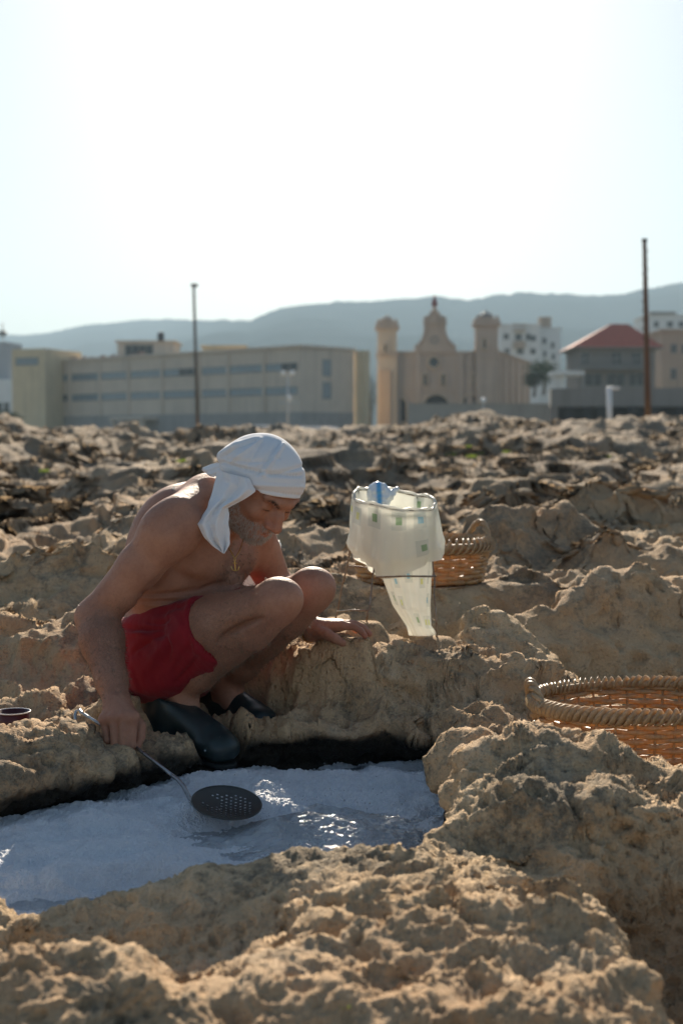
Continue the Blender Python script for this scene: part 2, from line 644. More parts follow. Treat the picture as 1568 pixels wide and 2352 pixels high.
def macro(x, y):
    z = np.interp(y, BASE_Y, BASE_Z).astype(np.float32)
    far = sstep(4.3, 7.0, y)
    wob = perlin(x * 1.3, y * 1.0, seed=3)
    n1 = perlin(x * 1.15 + wob * .35, y * 0.85 + wob * .3, seed=1)
    n1b = perlin(x * 2.6 + wob * .5, y * 2.0, seed=2)
    n2 = perlin(x * .33 + wob * .2, y * .22, seed=4)
    n3 = perlin(x * .10, y * .055, seed=5)
    ter = np.tanh(3.2 * n1)
    z += far * (0.085 * ter + 0.05 * np.tanh(3 * n1b)) * (1 - .35 * sstep(15, 40, y))
    z += sstep(7, 13, y) * 0.22 * np.tanh(2.6 * n2)
    z += sstep(18, 40, y) * 0.60 * np.tanh(2.0 * n3)
    # ledges: the slope breaks into steps
    st = .085 + .10 * sstep(6, 20, y)
    n1b = n1b * (1 - sstep(18, 32, y)); n5 = .35 * perlin(x * 5.2, y * 4.2, seed=7) * (1 - sstep(7, 12, y))
    zz = z / st + 1.1 * n1 + .8 * n1b + n5
    fl = np.floor(zz); fr = zz - fl
    stepped = (fl + sstep(.36, .64, fr)) * st - (1.1 * n1 + .8 * n1b + n5) * st
    z = z + (stepped - z) * .8 * sstep(4.6, 5.6, y) * (1 - .25 * sstep(8, 14, y))
    near = (1 - far)
    z += near * (0.022 * n1b + .012 * perlin(x * 6, y * 5, seed=6))
    wx = x + .045 * perlin(x * 4.5, y * 4.5, seed=8) + .015 * perlin(x * 13, y * 13, seed=10)
    wy = y + .045 * perlin(x * 4.5, y * 4.5, seed=9) + .015 * perlin(x * 13, y * 13, seed=11)
    rough_ = .030 * perlin(x * 4, y * 4, seed=16) + .020 * (1 - 2 * np.abs(perlin(x * 9, y * 9, seed=17))) + .03 * np.tanh(3 * perlin(x * 2.3, y * 2.8, seed=18)) * sstep(3.6, 4.6, y)
    rough_ = rough_ * (1 + .9 * sstep(3.9, 4.5, y))
    for px, Y, rx, ry, rot, zt, pw in FEATS:
        cx = (px - 784.0) / F * Y
        m = (np.abs(x - cx) < 2.2 * (rx + ry)) & (np.abs(y - Y) < 2.2 * (rx + ry))
        if not m.any(): continue
        dx, dy = wx[m] - cx, wy[m] - Y
        c, s = math.cos(rot), math.sin(rot)
        u, v = (dx * c + dy * s) / rx, (-dx * s + dy * c) / ry
        q = np.sqrt(u * u + v * v)
        w = 1.0 / (1.0 + (q / 0.95) ** (2 * pw * 1.6))
        w = np.where(q > 2.0, w * np.clip((2.6 - q) / .6, 0, 1), w)
        z[m] = z[m] + (zt + rough_[m] - z[m]) * w
    return z

def shore_surface(X, Y):
    """the large shape of the shore, with the hollowed-out wall of the pool"""
    X = X.astype(np.float32).copy(); Y = Y.astype(np.float32).copy()
    z = macro(X, Y)
    # the pool: floor, undercut wall, lip
    nm = (Y > 2.0) & (Y < 4.4) & (np.abs(X) < 2.0)
    x, y = X[nm], Y[nm]
    d, gx, gy = poly_sdf(x, y, POOL)
    d = d + .022 * perlin(x * 7, y * 7, seed=12) + .010 * perlin(x * 22, y * 22, seed=13)
    back = sstep(-.1, .5, gy)                       # 1 on the far wall, which is hollowed out
    u = (0.03 + 0.05 * back) * (1 + .35 * perlin(x * 4, y * 4, seed=14))
    a = 0.075
    zt = z[nm]
    ts = np.array([-1.0, -0.62, -0.30, 0.05, 0.30, 0.60, 1.0])
    t = d / a
    lip = np.maximum(np.clip(zt, .07, .5), (np.interp(784 + F * x / y, [-200, 0, 150, 220, 330, 450, 520, 580, 650, 800, 950, 1050], [.15, .15, .135, .112, .105, .075, .06, .095, .13, .15, .13, .12]) + .02 * perlin(x * 9, y * 9, seed=15)) * back)
    for (qx, qy, r_, zz) in PADS:
        lip = lip + (zz - lip) * sstep(1.5, .8, np.sqrt((x - qx) ** 2 + (y - qy) ** 2) / r_)
    und = lip * (.50 + .12 * back)
    D_ = [-a + 0 * u, u, u, .02 + 0 * u, -.004 + 0 * u, .016 + 0 * u, a + 0 * u]
    Z_ = [-.07 + 0 * u, -.07 + 0 * u, .02 + 0 * u, und, und + (lip - und) * .35, und + (lip - und) * .88, lip]
    da = d.copy(); za = np.where(d < 0, -.07, zt)
    for i in range(6):
        m = (t >= ts[i]) & (t < ts[i + 1])
        w = ((t - ts[i]) / (ts[i + 1] - ts[i]))[m]
        da[m] = D_[i][m] * (1 - w) + D_[i + 1][m] * w
        za[m] = Z_[i][m] * (1 - w) + Z_[i + 1][m] * w
    shift = da - d
    X[nm] = x + gx * shift; Y[nm] = y + gy * shift; z[nm] = za
    pool_d = np.full(X.shape, 9.0, np.float32); pool_d[nm] = d
    return np.stack([X, Y, z], -1).astype(np.float32), pool_d

def build_terrain():
    th = np.tan(np.radians(np.concatenate([-np.geomspace(36, 15.6, 70)[:-1], np.linspace(-15.6, 15.6, NCOL), np.geomspace(15.6, 36, 70)[1:]])))
    # rows: spread so that slopes and flats get the same density of points
    nc, nf = 180, 2400
    cs = np.linspace(0, len(th) - 1, nc)
    tc = np.interp(cs, np.arange(len(th)), th)
    ys = np.geomspace(1.0, 130.0, 6000)
    rho = 1500.0 * np.minimum(1 / ys ** 2, 1 / 1.7 ** 2) + 110.0 / ys
    cum = np.concatenate([[0], np.cumsum((rho[1:] + rho[:-1]) * .5 * np.diff(ys))])
    yf = np.interp(np.linspace(0, cum[-1], nf), cum, ys)
    Yc, Tc = np.meshgrid(yf, tc, indexing='ij')
    Pc, _ = shore_surface(Yc * Tc, Yc)
    dist_ = np.maximum(Pc[..., 1], .8)
    seg = np.linalg.norm(np.diff(Pc, axis=0), axis=-1) / dist_[1:] * F / 2.3
    v = 1176 - F * (Pc[..., 2] - ZC) / dist_
    seen = np.abs(np.diff(v, axis=0)) / 2.3
    metric = .75 * seen + .22 * seg + cum[-1] / nf * .10
    # even out from column to column
    k = np.hanning(15); k /= k.sum()
    metric = np.apply_along_axis(lambda r: np.convolve(np.pad(r, 7, mode='edge'), k, mode='valid'), 1, metric)
    cm = np.concatenate([np.zeros((1, nc)), np.cumsum(metric, axis=0)])
    Yr = np.stack([np.interp(np.linspace(0, cm[-1, j], NROW), cm[:, j], yf) for j in range(nc)], 1)
    for _ in range(2):
        Yr = np.apply_along_axis(lambda r: np.convolve(np.pad(r, 7, mode='edge'), k, mode='valid'), 1, Yr)
    j = np.arange(len(th))
    Yg = np.stack([np.interp(j, cs, Yr[i]) for i in range(NROW)], 0)
    P, pool_d = shore_surface(Yg * th[None], Yg)
    X, Y = (Yg * th[None]).astype(np.float32), Yg.astype(np.float32)
    shp = X.shape
    ry = None
    # fine relief, pushed along the normal of the large shape
    def normals(P):
        du = np.gradient(P, axis=1); dv = np.gradient(P, axis=0)
        n = np.cross(du, dv)
        return n / np.maximum(np.linalg.norm(n, axis=-1, keepdims=True), 1e-9)
    N = normals(P)
    soft = np.ones(shp, np.float32)
    soft *= 1 - 0.85 * sstep(.01, -.06, pool_d)
    for (qx, qy, r, zz) in PADS:
        q = np.sqrt((X - qx) ** 2 + (Y - qy) ** 2) / r
        soft *= 1 - .6 * sstep(1.15, .6, q)
    Xf, Yf, Zf = P[..., 0].ravel(), P[..., 1].ravel(), P[..., 2].ravel() * 1.25
    dist = Yf
    disp = np.zeros(Xf.shape, np.float32)
    mask = .5 + .5 * perlin(Xf * 1.7, Yf * 1.7, Zf * 1.7, seed=20)      # rough and smooth patches
    mask = np.clip(mask * 1.3 - .05, .34 - .22 * sstep(2.9, 2.5, dist), 1)
    w1 = perlin(Xf * 6, Yf * 6, Zf * 6, seed=21); w2 = perlin(Xf * 6, Yf * 6, Zf * 6, seed=22)
    Xw, Yw = Xf + .03 * w1, Yf + .03 * w2
    def fade(freq, y0=1.0):
        # a wave shorter than a couple of grid cells is left to the material
        cell = np.maximum(dist * .0010, dist * dist / 1450.0 * .9)
        return sstep(1.6, 3.0, (1.0 / freq) / cell)
    fine_far = 1 - .75 * sstep(8, 20, dist)
    r = lambda f, s: 1 - np.abs(perlin(Xw * f, Yw * f, Zf * f, seed=s)) * 1.5
    fg = 1 - .6 * sstep(2.75, 2.4, dist)
    disp += .040 * fg * (r(4.2, 23) - .55) * (.5 + .5 * mask) * (1 - .5 * sstep(7, 16, dist)) * fade(4.2)
    disp += .026 * fg * (r(9.0, 24) - .55) * (.15 + .85 * mask) * fade(9) * fine_far
    b = np.abs(perlin(Xw * 17, Yw * 17, Zf * 17, seed=25))
    disp += .0185 * (.4 + .6 * fg) * (r(19, 25) - .5) * (.15 + .85 * mask) * fade(19)
    disp += .0115 * (.45 + .55 * fg) * (r(41, 26) - .5) * (.2 + .8 * mask) * fade(41)
    disp += .0024 * (r(165, 41) - .5) * (.2 + .8 * mask) * fade(165)
    disp += .0078 * (.5 + .5 * fg) * (r(83, 36) - .5) * (.15 + .85 * mask) * fade(83)
    # solution hollows: round bowls that meet in sharp rims
    wl = worley(Xw * 4.6, Yw * 4.6, Zf * 4.6, 6)
    bowl = np.clip(1 - (wl / .62) ** 2, 0, 1)
    hm = sstep(-.05, .35, perlin(Xf * 1.4, Yf * 1.4, Zf * 1.4, seed=37) + .10)
    disp += -.050 * bowl * hm * (.45 + .55 * sstep(3.9, 5, dist)) * fine_far
    wl = worley(Xw * 9.5, Yw * 9.5, Zf * 9.5, 7)
    bowl = np.clip(1 - (wl / .60) ** 2, 0, 1)
    hm2 = sstep(-.1, .3, perlin(Xf * 2.2, Yf * 2.2, Zf * 2.2, seed=38) + .08)
    disp += -.026 * bowl * hm2 * fade(9) * fine_far * fg
    farm = dist > 4.5
    wl = worley(Xw[farm] * 2.0, Yw[farm] * 1.7, Zf[farm] * 2, 8)
    disp[farm] += -.10 * (1 - .85 * sstep(8, 15, dist[farm])) * np.clip(1 - (wl / .66) ** 2, 0, 1) * sstep(4.5, 6.5, dist[farm])
    farm = dist > 6
    wl = worley(Xw[farm] * .95, Yw[farm] * .75, Zf[farm] * .9, 9)
    disp[farm] += -.13 * (1 - .6 * sstep(18, 34, dist[farm])) * np.clip(1 - (wl / .70) ** 2, 0, 1) * sstep(6.5, 11, dist[farm])
    farm = dist > 14
    wl = worley(Xw[farm] * .40, Yw[farm] * .28, Zf[farm] * .4, 10)
    disp[farm] += -.24 * np.clip(1 - (wl / .72) ** 2, 0, 1) * sstep(15, 26, dist[farm])
    disp += .16 * (r(1.1, 39) - .55) * sstep(14, 28, dist)
    near = dist < 9.0
    k = np.zeros_like(disp)
    xn, yn, zn, mn, fn = Xw[near], Yw[near], Zf[near], mask[near], dist[near]
    cell = np.maximum(fn * .0010, fn * fn / 1450.0 * .9)
    fd = lambda f: sstep(1.6, 3.0, (1.0 / f) / cell)
    wl = worley(xn * 15, yn * 15, zn * 15, 1)
    pm = sstep(.1, .5, perlin(xn * 2.3, yn * 2.3, zn * 2.3, seed=28) + .25)
    kk = -.021 * sstep(.42, .16, wl) * pm * fd(15)
    wl = worley(xn * 38, yn * 38, zn * 38, 2)
    pm2 = sstep(-.15, .3, perlin(xn * 3.1, yn * 3.1, zn * 3.1, seed=29))
    kk += -.0105 * sstep(.45, .15, wl) * pm2 * fd(38)
    kk += .0030 * (perlin(xn * 85, yn * 85, zn * 85, seed=27)) * (.3 + .7 * mn) * fd(85)
    k[near] = kk
    disp += k
    disp *= (1 + .5 * sstep(6, 16, dist))
    disp *= soft.ravel()
    P = P + N * disp.reshape(shp)[..., None]
    # sideways warp for little overhangs
    wv = np.stack([perlin(Xf * 9, Yf * 9, Zf * 9, seed=31), perlin(Xf * 9, Yf * 9, Zf * 9, seed=32), perlin(Xf * 9, Yf * 9, Zf * 9, seed=33) * .5], -1)
    P = P + (.020 * wv * soft.ravel()[:, None] * sstep(12, 4, dist)[:, None]).reshape(P.shape)
    # single deep holes in the near rock
    for px, py, r_, dp in ((1003, 2130, .017, .03), (1036, 2140, .018, .03), (940, 2142, .008, .015), (442, 2262, .030, .05), (1190, 2160, .020, .02), (1172, 2106, .014, .02), (352, 2330, .010, .015), (870, 2100, .008, .012),
                           (1290, 2172, .018, .02), (640, 2072, .012, .02), (1342, 2240, .014, .02), (1112, 2252, .018, .015), (730, 2200, .013, .02), (560, 2150, .012, .018), (820, 2225, .011, .015), (1220, 2290, .016, .02), (250, 2180, .014, .02)):
        c = onz(px, py, .135)
        q = np.sqrt((P[..., 0] - c.x) ** 2 + ((P[..., 1] - c.y) * .75) ** 2) / r_
        P[..., 2] -= dp * np.clip(1 - q ** 2.4, 0, 1) * (q < 1)
    # level the spots things stand on
    for (qx, qy, r, zz) in PADS:
        q = np.sqrt((P[..., 0] - qx) ** 2 + (P[..., 1] - qy) ** 2) / r
        w = sstep(1.7, .7, q) * (pool_d > .02)
        P[..., 2] += (zz - P[..., 2]) * w
    nr, nc = shp
    i = np.arange(nr * nc).reshape(shp)
    Q = np.stack([i[:-1, :-1], i[:-1, 1:], i[1:, 1:], i[1:, :-1]], -1).reshape(-1, 4)
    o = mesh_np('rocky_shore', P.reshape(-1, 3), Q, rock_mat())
    tag(o, kind='structure')
    # wet, algae-dark rock along the pool's water line; far wall's shade painted in too
    wet_shade = np.zeros(shp, np.float32)
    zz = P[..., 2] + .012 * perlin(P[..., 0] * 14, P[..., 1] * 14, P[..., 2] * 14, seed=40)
    wet_shade = sstep(.120, .085, zz) * sstep(.10, .05, pool_d) * sstep(2.85, 3.05, P[..., 1])
    wet_shade = np.maximum(wet_shade, sstep(.05, .02, zz) * sstep(.10, .05, pool_d) * .8)
    attr_f(o, 'wet_shade', wet_shade.ravel())
    return P, shp, ry, th

def rock_mat():
    t = NT('limestone')
    pos = t.geo()
    big = t.noise(0.9, 4, .55)
    mid = t.noise(5.5, 6, .62, dist=.3)
    fine = t.noise(38, 6, .7)
    grit = t.noise(190, 4, .7)
    sand = t.ramp(mid, [(.28, (.42, .275, .15)), (.46, (.60, .42, .24)), (.6, (.69, .50, .30)), (.75, (.74, .58, .39))])
    pink = t.ramp(fine, [(.3, (.47, .275, .15)), (.7, (.70, .47, .285))])
    c = t.mix(t.ramp(big, [(.40, .0), (.62, .65)]), sand, pink)
    # grey-black lichen in patches
    lf = t.math('ADD', t.math('MULTIPLY', t.noise(2.1, 5, .6), .62), t.math('MULTIPLY', fine, .38))
    lich = t.ramp(lf, [(.515, 0.0), (.59, .75)])
    lc = t.ramp(grit, [(.3, (.06, .056, .042)), (.62, (.20, .18, .135))])
    c = t.mix(lich, c, lc)
    # pale grey weathered crust
    pale = t.ramp(t.noise(3.3, 6, .65), [(.60, 0.0), (.72, .45)])
    c = t.mix(pale, c, (.49, .42, .32))
    # the shore turns darker and greyer farther back
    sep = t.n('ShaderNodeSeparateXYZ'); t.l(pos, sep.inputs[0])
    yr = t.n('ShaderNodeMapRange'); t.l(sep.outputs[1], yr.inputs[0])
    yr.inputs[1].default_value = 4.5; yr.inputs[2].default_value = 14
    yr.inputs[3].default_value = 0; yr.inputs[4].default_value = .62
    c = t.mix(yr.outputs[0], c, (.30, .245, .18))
    dk = t.ramp(t.noise(.75, 6, .62), [(.50, 0.0), (.62, .6)])
    y2 = t.n('ShaderNodeMapRange'); t.l(sep.outputs[1], y2.inputs[0]); y2.inputs[1].default_value = 3.9; y2.inputs[2].default_value = 6.0
    c = t.mix(t.math('MULTIPLY', dk, y2.outputs[0]), c, t.mix(fine, (.10, .088, .066), (.19, .16, .118)))
    c = t.mix(t.ramp(grit, [(.35, .25), (.6, 0.0)]), c, (.20, .14, .09))
    wet_shade = t.attr('wet_shade')
    c = t.mix(wet_shade, c, (.030, .027, .020))  # near-black for wet rock and for the painted shade of the far wall
    h1 = t.math('ADD', t.math('MULTIPLY', fine, .7), t.math('MULTIPLY', grit, .3))
    vor = t.voro(60)
    h1 = t.math('ADD', h1, t.math('MULTIPLY', t.ramp(vor, [(.1, 0.0), (.35, 1.0)]), .5))
    h1 = t.math('ADD', h1, t.math('MULTIPLY', t.ramp(t.voro(150), [(.12, 0.0), (.4, 1.0)]), .3))
    nrm = t.bump(h1, .75, .015)
    rough = t.mix(wet_shade, (.93, .93, .93), (.55, .55, .55))
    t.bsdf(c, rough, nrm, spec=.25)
    return t.m

DRAFT = False
NROW, NCOL = (560, 420) if DRAFT else (1150, 820)
def pad(px, py, Y, r, dz=0.0):
    p = at(px, py, Y)
    PADS.append((p.x, p.y, r, p.z + dz))
# under the clogs
for px, py, Y in ((345, 1650, 3.72), (410, 1676, 3.64), (470, 1704, 3.56), (515, 1724, 3.49)): pad(px, py, Y, .06, -.044)
for px, py, Y in ((474, 1646, 3.93), (545, 1653, 3.82), (605, 1660, 3.725)): pad(px, py, Y, .06, -.044)
# below the left palm and fingers
pad(775, 1452, 3.775, .045, -.006); pad(826, 1462, 3.76, .032, -.004)
# below the baskets and the wire stand
_b = onz(784, 1300, 0)
PADS += [((1485 - 784) / F * 3.32, 3.32, .27, .110), ((964 - 784) / F * 4.95, 4.95, .26, .358)]
for px, py, Y in ((1003, 1463, 4.08), (840, 1428, 4.06), (768, 1424, 4.33), (985, 1432, 4.36)): pad(px, py, Y, .05)
PADS.append(((590 - 784) / F * 4.45, 4.45, .12, .28))
pad(31, 1680, 3.62, .06)
TER = build_terrain()
def ground_z(x, y):
    P = TER[0].reshape(-1, 3)
    m = (np.abs(P[:, 0] - x) < .03 + .004 * y) & (np.abs(P[:, 1] - y) < .05 + .01 * y)
    q = P[m]
    if not len(q): return float(macro(np.array([x]), np.array([y]))[0])
    d = (q[:, 0] - x) ** 2 + (q[:, 1] - y) ** 2
    k = np.argsort(d)[:4]
    return float(q[k, 2].mean())
_pp = None
def ground_px(px, py):
    """the nearest spot of the shore seen at a picture point"""
    global _pp
    P = TER[0].reshape(-1, 3)
    if _pp is None:
        c, s = math.cos(PITCH), math.sin(PITCH)
        fw = P[:, 1] * c - (P[:, 2] - ZC) * s
        _pp = np.stack([784 + F * P[:, 0] / fw, 1176 - F * (P[:, 1] * s + (P[:, 2] - ZC) * c) / fw], 1)
    d = np.abs(_pp - np.array([px, py])).max(1)
    r = 5
    while (d < r).sum() < 3: r *= 1.6
    i = np.where(d < r)[0]
    return Vector(P[i[np.argmin(P[i, 1])]])
# ================================================================== the man
def frame(a, p, roll=0.0):
    a, p, r = math.radians(a), math.radians(p), math.radians(roll)
    h = Vector((math.cos(a), -math.sin(a), 0)); z = Vector((0, 0, 1))
    f = h * math.cos(p) - z * math.sin(p)
    s = Vector((math.sin(a), math.cos(a), 0))
    u = h * math.sin(p) + z * math.cos(p)
    return f, s * math.cos(r) - u * math.sin(r), u * math.cos(r) + s * math.sin(r)

HF, HS, HU = frame(52, 40, 8)
HC = at(613, 1100, 3.58)
def hd(f, s, u): return HC + HF * f + HS * s + HU * u

J = dict(
    hipR=at(372, 1490, 3.70), hipL=at(458, 1480, 3.87), kneeR=at(645, 1381, 3.42), kneeL=at(722, 1355, 3.60),
    ankR=at(418, 1592, 3.655), ankL=at(522, 1572, 3.83),
    shR=at(404, 1206, 3.52), shL=at(560, 1195, 3.86), elR=at(222, 1418, 3.54), wrR=at(268, 1612, 3.375),
    elL=at(636, 1352, 3.97), wrL=at(716, 1447, 3.775))
# hands: joints as picture points with their depth
HAND_R = [  # knuckle, first bend, second bend, tip
    [(241, 1652, 3.335), (247, 1700, 3.325), (257, 1705, 3.365), (263, 1684, 3.375)],
    [(262, 1648, 3.322), (265, 1710, 3.312), (272, 1717, 3.355), (277, 1692, 3.370)],
    [(285, 1646, 3.315), (284, 1714, 3.305), (289, 1720, 3.350), (292, 1694, 3.365)],
    [(307, 1647, 3.318), (302, 1712, 3.308), (305, 1718, 3.350), (308, 1692, 3.362)]]
THUMB_R = [(300, 1632, 3.375), (321, 1668, 3.352), (322, 1692, 3.343), (316, 1712, 3.333)]
HAND_L = [  # index .. little
    [(786, 1437, 3.745), (812, 1439, 3.74), (828, 1449, 3.735), (838, 1461, 3.735)],
    [(784, 1434, 3.770), (816, 1434, 3.775), (836, 1443, 3.775), (848, 1456, 3.775)],
    [(776, 1433, 3.795), (808, 1432, 3.805), (828, 1440, 3.810), (840, 1452, 3.81)],
    [(766, 1434, 3.815), (792, 1434, 3.835), (808, 1440, 3.84), (818, 1450, 3.845)]]
THUMB_L = [(730, 1450, 3.755), (752, 1458, 3.725), (770, 1467, 3.71), (787, 1477, 3.705)]
GRIP_A, GRIP_B = at(228, 1662, 3.372), at(312, 1716, 3.325)     # the rod where it enters and leaves the fist

def build_person():
    root = empty('person', at(455, 1700, 3.62), 'shirtless man in white headscarf and red shorts squatting at the pool edge', 'person')
    # ---------------------------------------------------------------- body
    S = SDF((-0.80, 3.18, 0.02), (0.14, 4.14, 0.92), 0.0036)
    sh = (J['shL'] - J['shR']).normalized()
    shc = (J['shL'] + J['shR']) / 2
    hip = (J['hipL'] + J['hipR']) / 2
    up = (shc - hip); up = (up - sh * up.dot(sh)).normalized()
    fr = up.cross(sh) * -1
    if fr.x < 0: fr = -fr
    AX = (fr, sh, up)
    def tp(f, s, u): return hip + fr * f + sh * s + up * u
    L = (shc - hip).length
    # trunk
    S.ell(tp(-.072, 0, L * .62), (.135, .172, .20), AX, .03)          # rib cage
    S.ell(tp(-.040, 0, .14), (.125, .160, .16), AX, .05)              # belly
    S.ell(tp(-.02, 0, .0), (.135, .172, .13), AX, .05)               # pelvis
    S.ell(tp(-.095, .0, L * .80), (.10, .16, .13), AX, .05)          # upper back
    S.ell(tp(-.120, -.070, L * .70), (.07, .085, .14), AX, .04)      # shoulder blades
    S.ell(tp(-.125, .075, L * .72), (.07, .085, .15), AX, .04)
    S.ell(tp(.026, -.075, L * .72), (.060, .090, .072), AX, .03)     # chest
    S.ell(tp(.026, .075, L * .72), (.060, .090, .072), AX, .03)
    S.ell(tp(-.055, -.150, L * .62), (.075, .05, .13), AX, .04)       # side under the arm
    S.ell(tp(-.055, .150, L * .62), (.075, .05, .13), AX, .04)
    neck0 = at(482, 1166, 3.665)
    S.cone(neck0 - up * .07, hd(-.035, 0, -.05), .075, .058, .035)
    S.cone(at(478, 1150, 3.68), J['shR'] + Vector((.01, .01, .015)), .062, .060, .04)
    S.cone(at(478, 1150, 3.68), J['shL'] + Vector((0, 0, .015)), .062, .060, .04)
    # collar bones
    cb = tp(.035, 0, L * .98)
    S.cone(cb + sh * -.02, J['shR'] + fr * .04 + up * .035, .013, .014, .022)
    S.cone(cb + sh * .02, J['shL'] + fr * .04 + up * .035, .013, .014, .022)
    # folds of the belly: soft rolls one above the other
    for (u, r, ff) in ((.205, .024, .076), (.172, .023, .088), (.138, .025, .098), (.10, .03, .10)):
        pts = [tp(ff * math.cos(a) - .012, .142 * math.sin(a), u + .018 * math.cos(a * 1.3)) for a in np.linspace(-1.25, 1.25, 9)]
        S.chain(pts, [r * (.55 + .45 * math.cos(a)) for a in np.linspace(-1.25, 1.25, 9)], .007)
    # arms
    def arm(sh_, el, wr, dr, k):
        d = (el - sh_); mid = sh_ + d * .45
        S.ell(sh_ + d * .10 + Vector((0, 0, .004)), (.068, .066, .066), None, .04)           # deltoid
        S.cone(sh_ + d * .12, mid, .060, .054, .035)
        S.cone(mid, el, .055, .046, .02)
        S.cone(sh_ + d * .30 + dr * .022, sh_ + d * .70 + dr * .014, .034, .032, .03)          # biceps
        e = wr - el
        S.cone(el, el + e * .28, .047, .053, .025)
        S.cone(el + e * .28, el + e * .75, .053, .037, .02)
        S.cone(el + e * .75, wr, .037, .032, .02)
        S.ell(el - (d.normalized() - e.normalized()) * -.0 + (d.normalized() - e.normalized()) * .02, (.03, .03, .03), None, .025)
    arm(J['shR'], J['elR'], J['wrR'], Vector((.6, -.4, -.3)), 0)
    arm(J['shL'], J['elL'], J['wrL'], Vector((.6, -.5, 0)), 0)
    # legs
    for sd, hp, kn, an in ((-1, J['hipR'], J['kneeR'], J['ankR']), (1, J['hipL'], J['kneeL'], J['ankL'])):
        d = kn - hp; e = an - kn
        S.cone(hp, hp + d * .5, .092, .080, .04)
        S.cone(hp + d * .5, kn - d * .06, .079, .056, .025)
        S.ell(kn + Vector((-.004, 0, .004)), (.054, .052, .055), None, .022)
        S.ell(kn + (d.normalized() * .016 - e.normalized() * .010), (.034, .036, .034), None, .02)   # knee cap
        S.cone(kn, kn + e * .30, .050, .053, .010)
        calf = (d.normalized() * -1)
        S.cone(kn + e * .20 + calf * .012, kn + e * .52 + calf * .016, .046, .046, .007)
        S.cone(kn + e * .30, kn + e * .80, .050, .036, .007)
        S.cone(kn + e * .80, an, .036, .033, .02)
        S.ell(hp - d.normalized() * .03 + Vector((-.02, .0, -.03)), (.10, .085, .10), None, .05)
        toe = Vector((.70, -.66, -.28)).normalized()
        fdir = Vector((.62, -.78, 0)).normalized()
        S.cone(an, an + Vector((0, 0, -.045)) - fdir * .022, .036, .036, .02)
        S.cone(an, an + Vector((0, 0, -.045)) + fdir * .028, .036, .034, .02)
        S.ell(an + Vector((.012, -.024, -.012)), (.016, .016, .018), None, .012)
    # head
    HA = (HF, HS, HU)
    S.ell(hd(-.012, 0, .010), (.093, .073, .080), HA, .02)
    S.ell(hd(.030, 0, -.045), (.062, .063, .085), HA, .03)            # face
    S.ell(hd(.058, 0, -.113), (.034, .036, .034), HA, .03)            # chin
    S.chain([hd(.062, 0, -.118), hd(.022, -.047, -.100), hd(-.018, -.060, -.062)], [.022, .022, .022], .025)
    S.chain([hd(.062, 0, -.118), hd(.022, .047, -.100), hd(-.018, .060, -.062)], [.022, .022, .022], .025)
    S.chain([hd(.079, -.045, .004), hd(.0925, -.018, .000), hd(.0925, .018, .000), hd(.079, .045, .004)], [.012, .0125, .0125, .012], .014)   # brow ridge
    for s in (-1, 1):
        S.ell(hd(.094, s * .033, -.022), (.016, .019, .013), HA, .014, sub=True)      # eye socket
        S.ell(hd(.0760, s * .031, -.023), (.0150, .0180, .0130), HA, .007)            # lidded eye
        S.ell(hd(.060, s * .043, -.052), (.026, .022, .020), HA, .022)                # cheek bone
        S.ell(hd(.103, s * .0155, -.066), (.0130, .0088, .0100), HA, .006)            # wing of the nose
    for s in (-1, 1): S.ell(hd(.090, s * .0125, -.046), (.015, .011, .022), HA, .010)
    S.chain([hd(.088, 0, -.008), hd(.106, 0, -.035), hd(.120, 0, -.058)], [.0085, .0108, .0125], .010)
    S.ell(hd(.119, 0, -.062), (.0130, .0130, .0110), HA, .006)
    S.ell(hd(.104, .0, -.0765), (.006, .009, .004), HA, .004, sub=True)
    S.ell(hd(.078, 0, -.093), (.020, .028, .022), HA, .015)                            # mouth mound
    S.chain([hd(.080, -.024, -.092), hd(.0975, 0, -.088), hd(.080, .024, -.092)], [.006, .0075, .006], .006)
    S.chain([hd(.078, -.022, -.101), hd(.0935, 0, -.103), hd(.078, .022, -.101)], [.006, .0080, .006], .006)
    S.chain([hd(.083, -.027, -.0965), hd(.1015, 0, -.0955), hd(.083, .027, -.0965)], [.0022, .0024, .0022], .003, sub=True)
    S.ell(hd(-.012, -.078, -.035), (.018, .010, .030), HA, .006)       # ear
    S.ell(hd(-.012, .078, -.035), (.018, .010, .030), HA, .006)
    # right hand
    w = J['wrR']
    P3 = lambda q: at(*q)
    kn = [P3(f[0]) for f in HAND_R]
    for i, f in enumerate(HAND_R):
        p = [P3(q) for q in f]
        base = w + (p[0] - w) * .28
        S.cone(base, p[0], .021, .0135, .016)
        r = (.0098, .0108, .0110, .0108)[i]
        S.chain(p, [r * 1.12, r * 1.0, r * .93, r * .82], .0022)
        S.ell(p[0], (.0125, .0125, .0125), None, .006)
    S.cone(kn[0], kn[3], .0115, .0125, .010)
    t = [P3(q) for q in THUMB_R]
    S.cone(w + (t[0] - w) * .4, t[1], .021, .0155, .014)
    S.chain(t[1:], [.0145, .0125, .0105], .004)
    # left hand
    w = J['wrL']
    for i, f in enumerate(HAND_L):
        p = [P3(q) for q in f]
        S.cone(w + (p[0] - w) * .15, p[0], .021, .0145, .016)
        r = (.0100, .0104, .0100, .0090)[i]
        S.chain(p, [r * 1.15, r * 1.0, r * .92, r * .78], .0022)
    t = [P3(q) for q in THUMB_L]
    S.chain([w] + t, [.022, .019, .0145, .0125, .0100], .006)
    V, Q = S.mesh(1)
    N = vnormals(V, Q)
    V = crease(V, N, [
        ((500, 1476), (545, 1432), (602, 1422), -.016, 6), ((505, 1470), (560, 1420), (610, 1424), -.006, 14),
        ((560, 1520), (620, 1480), (668, 1440), .004, 14)], 3.62)
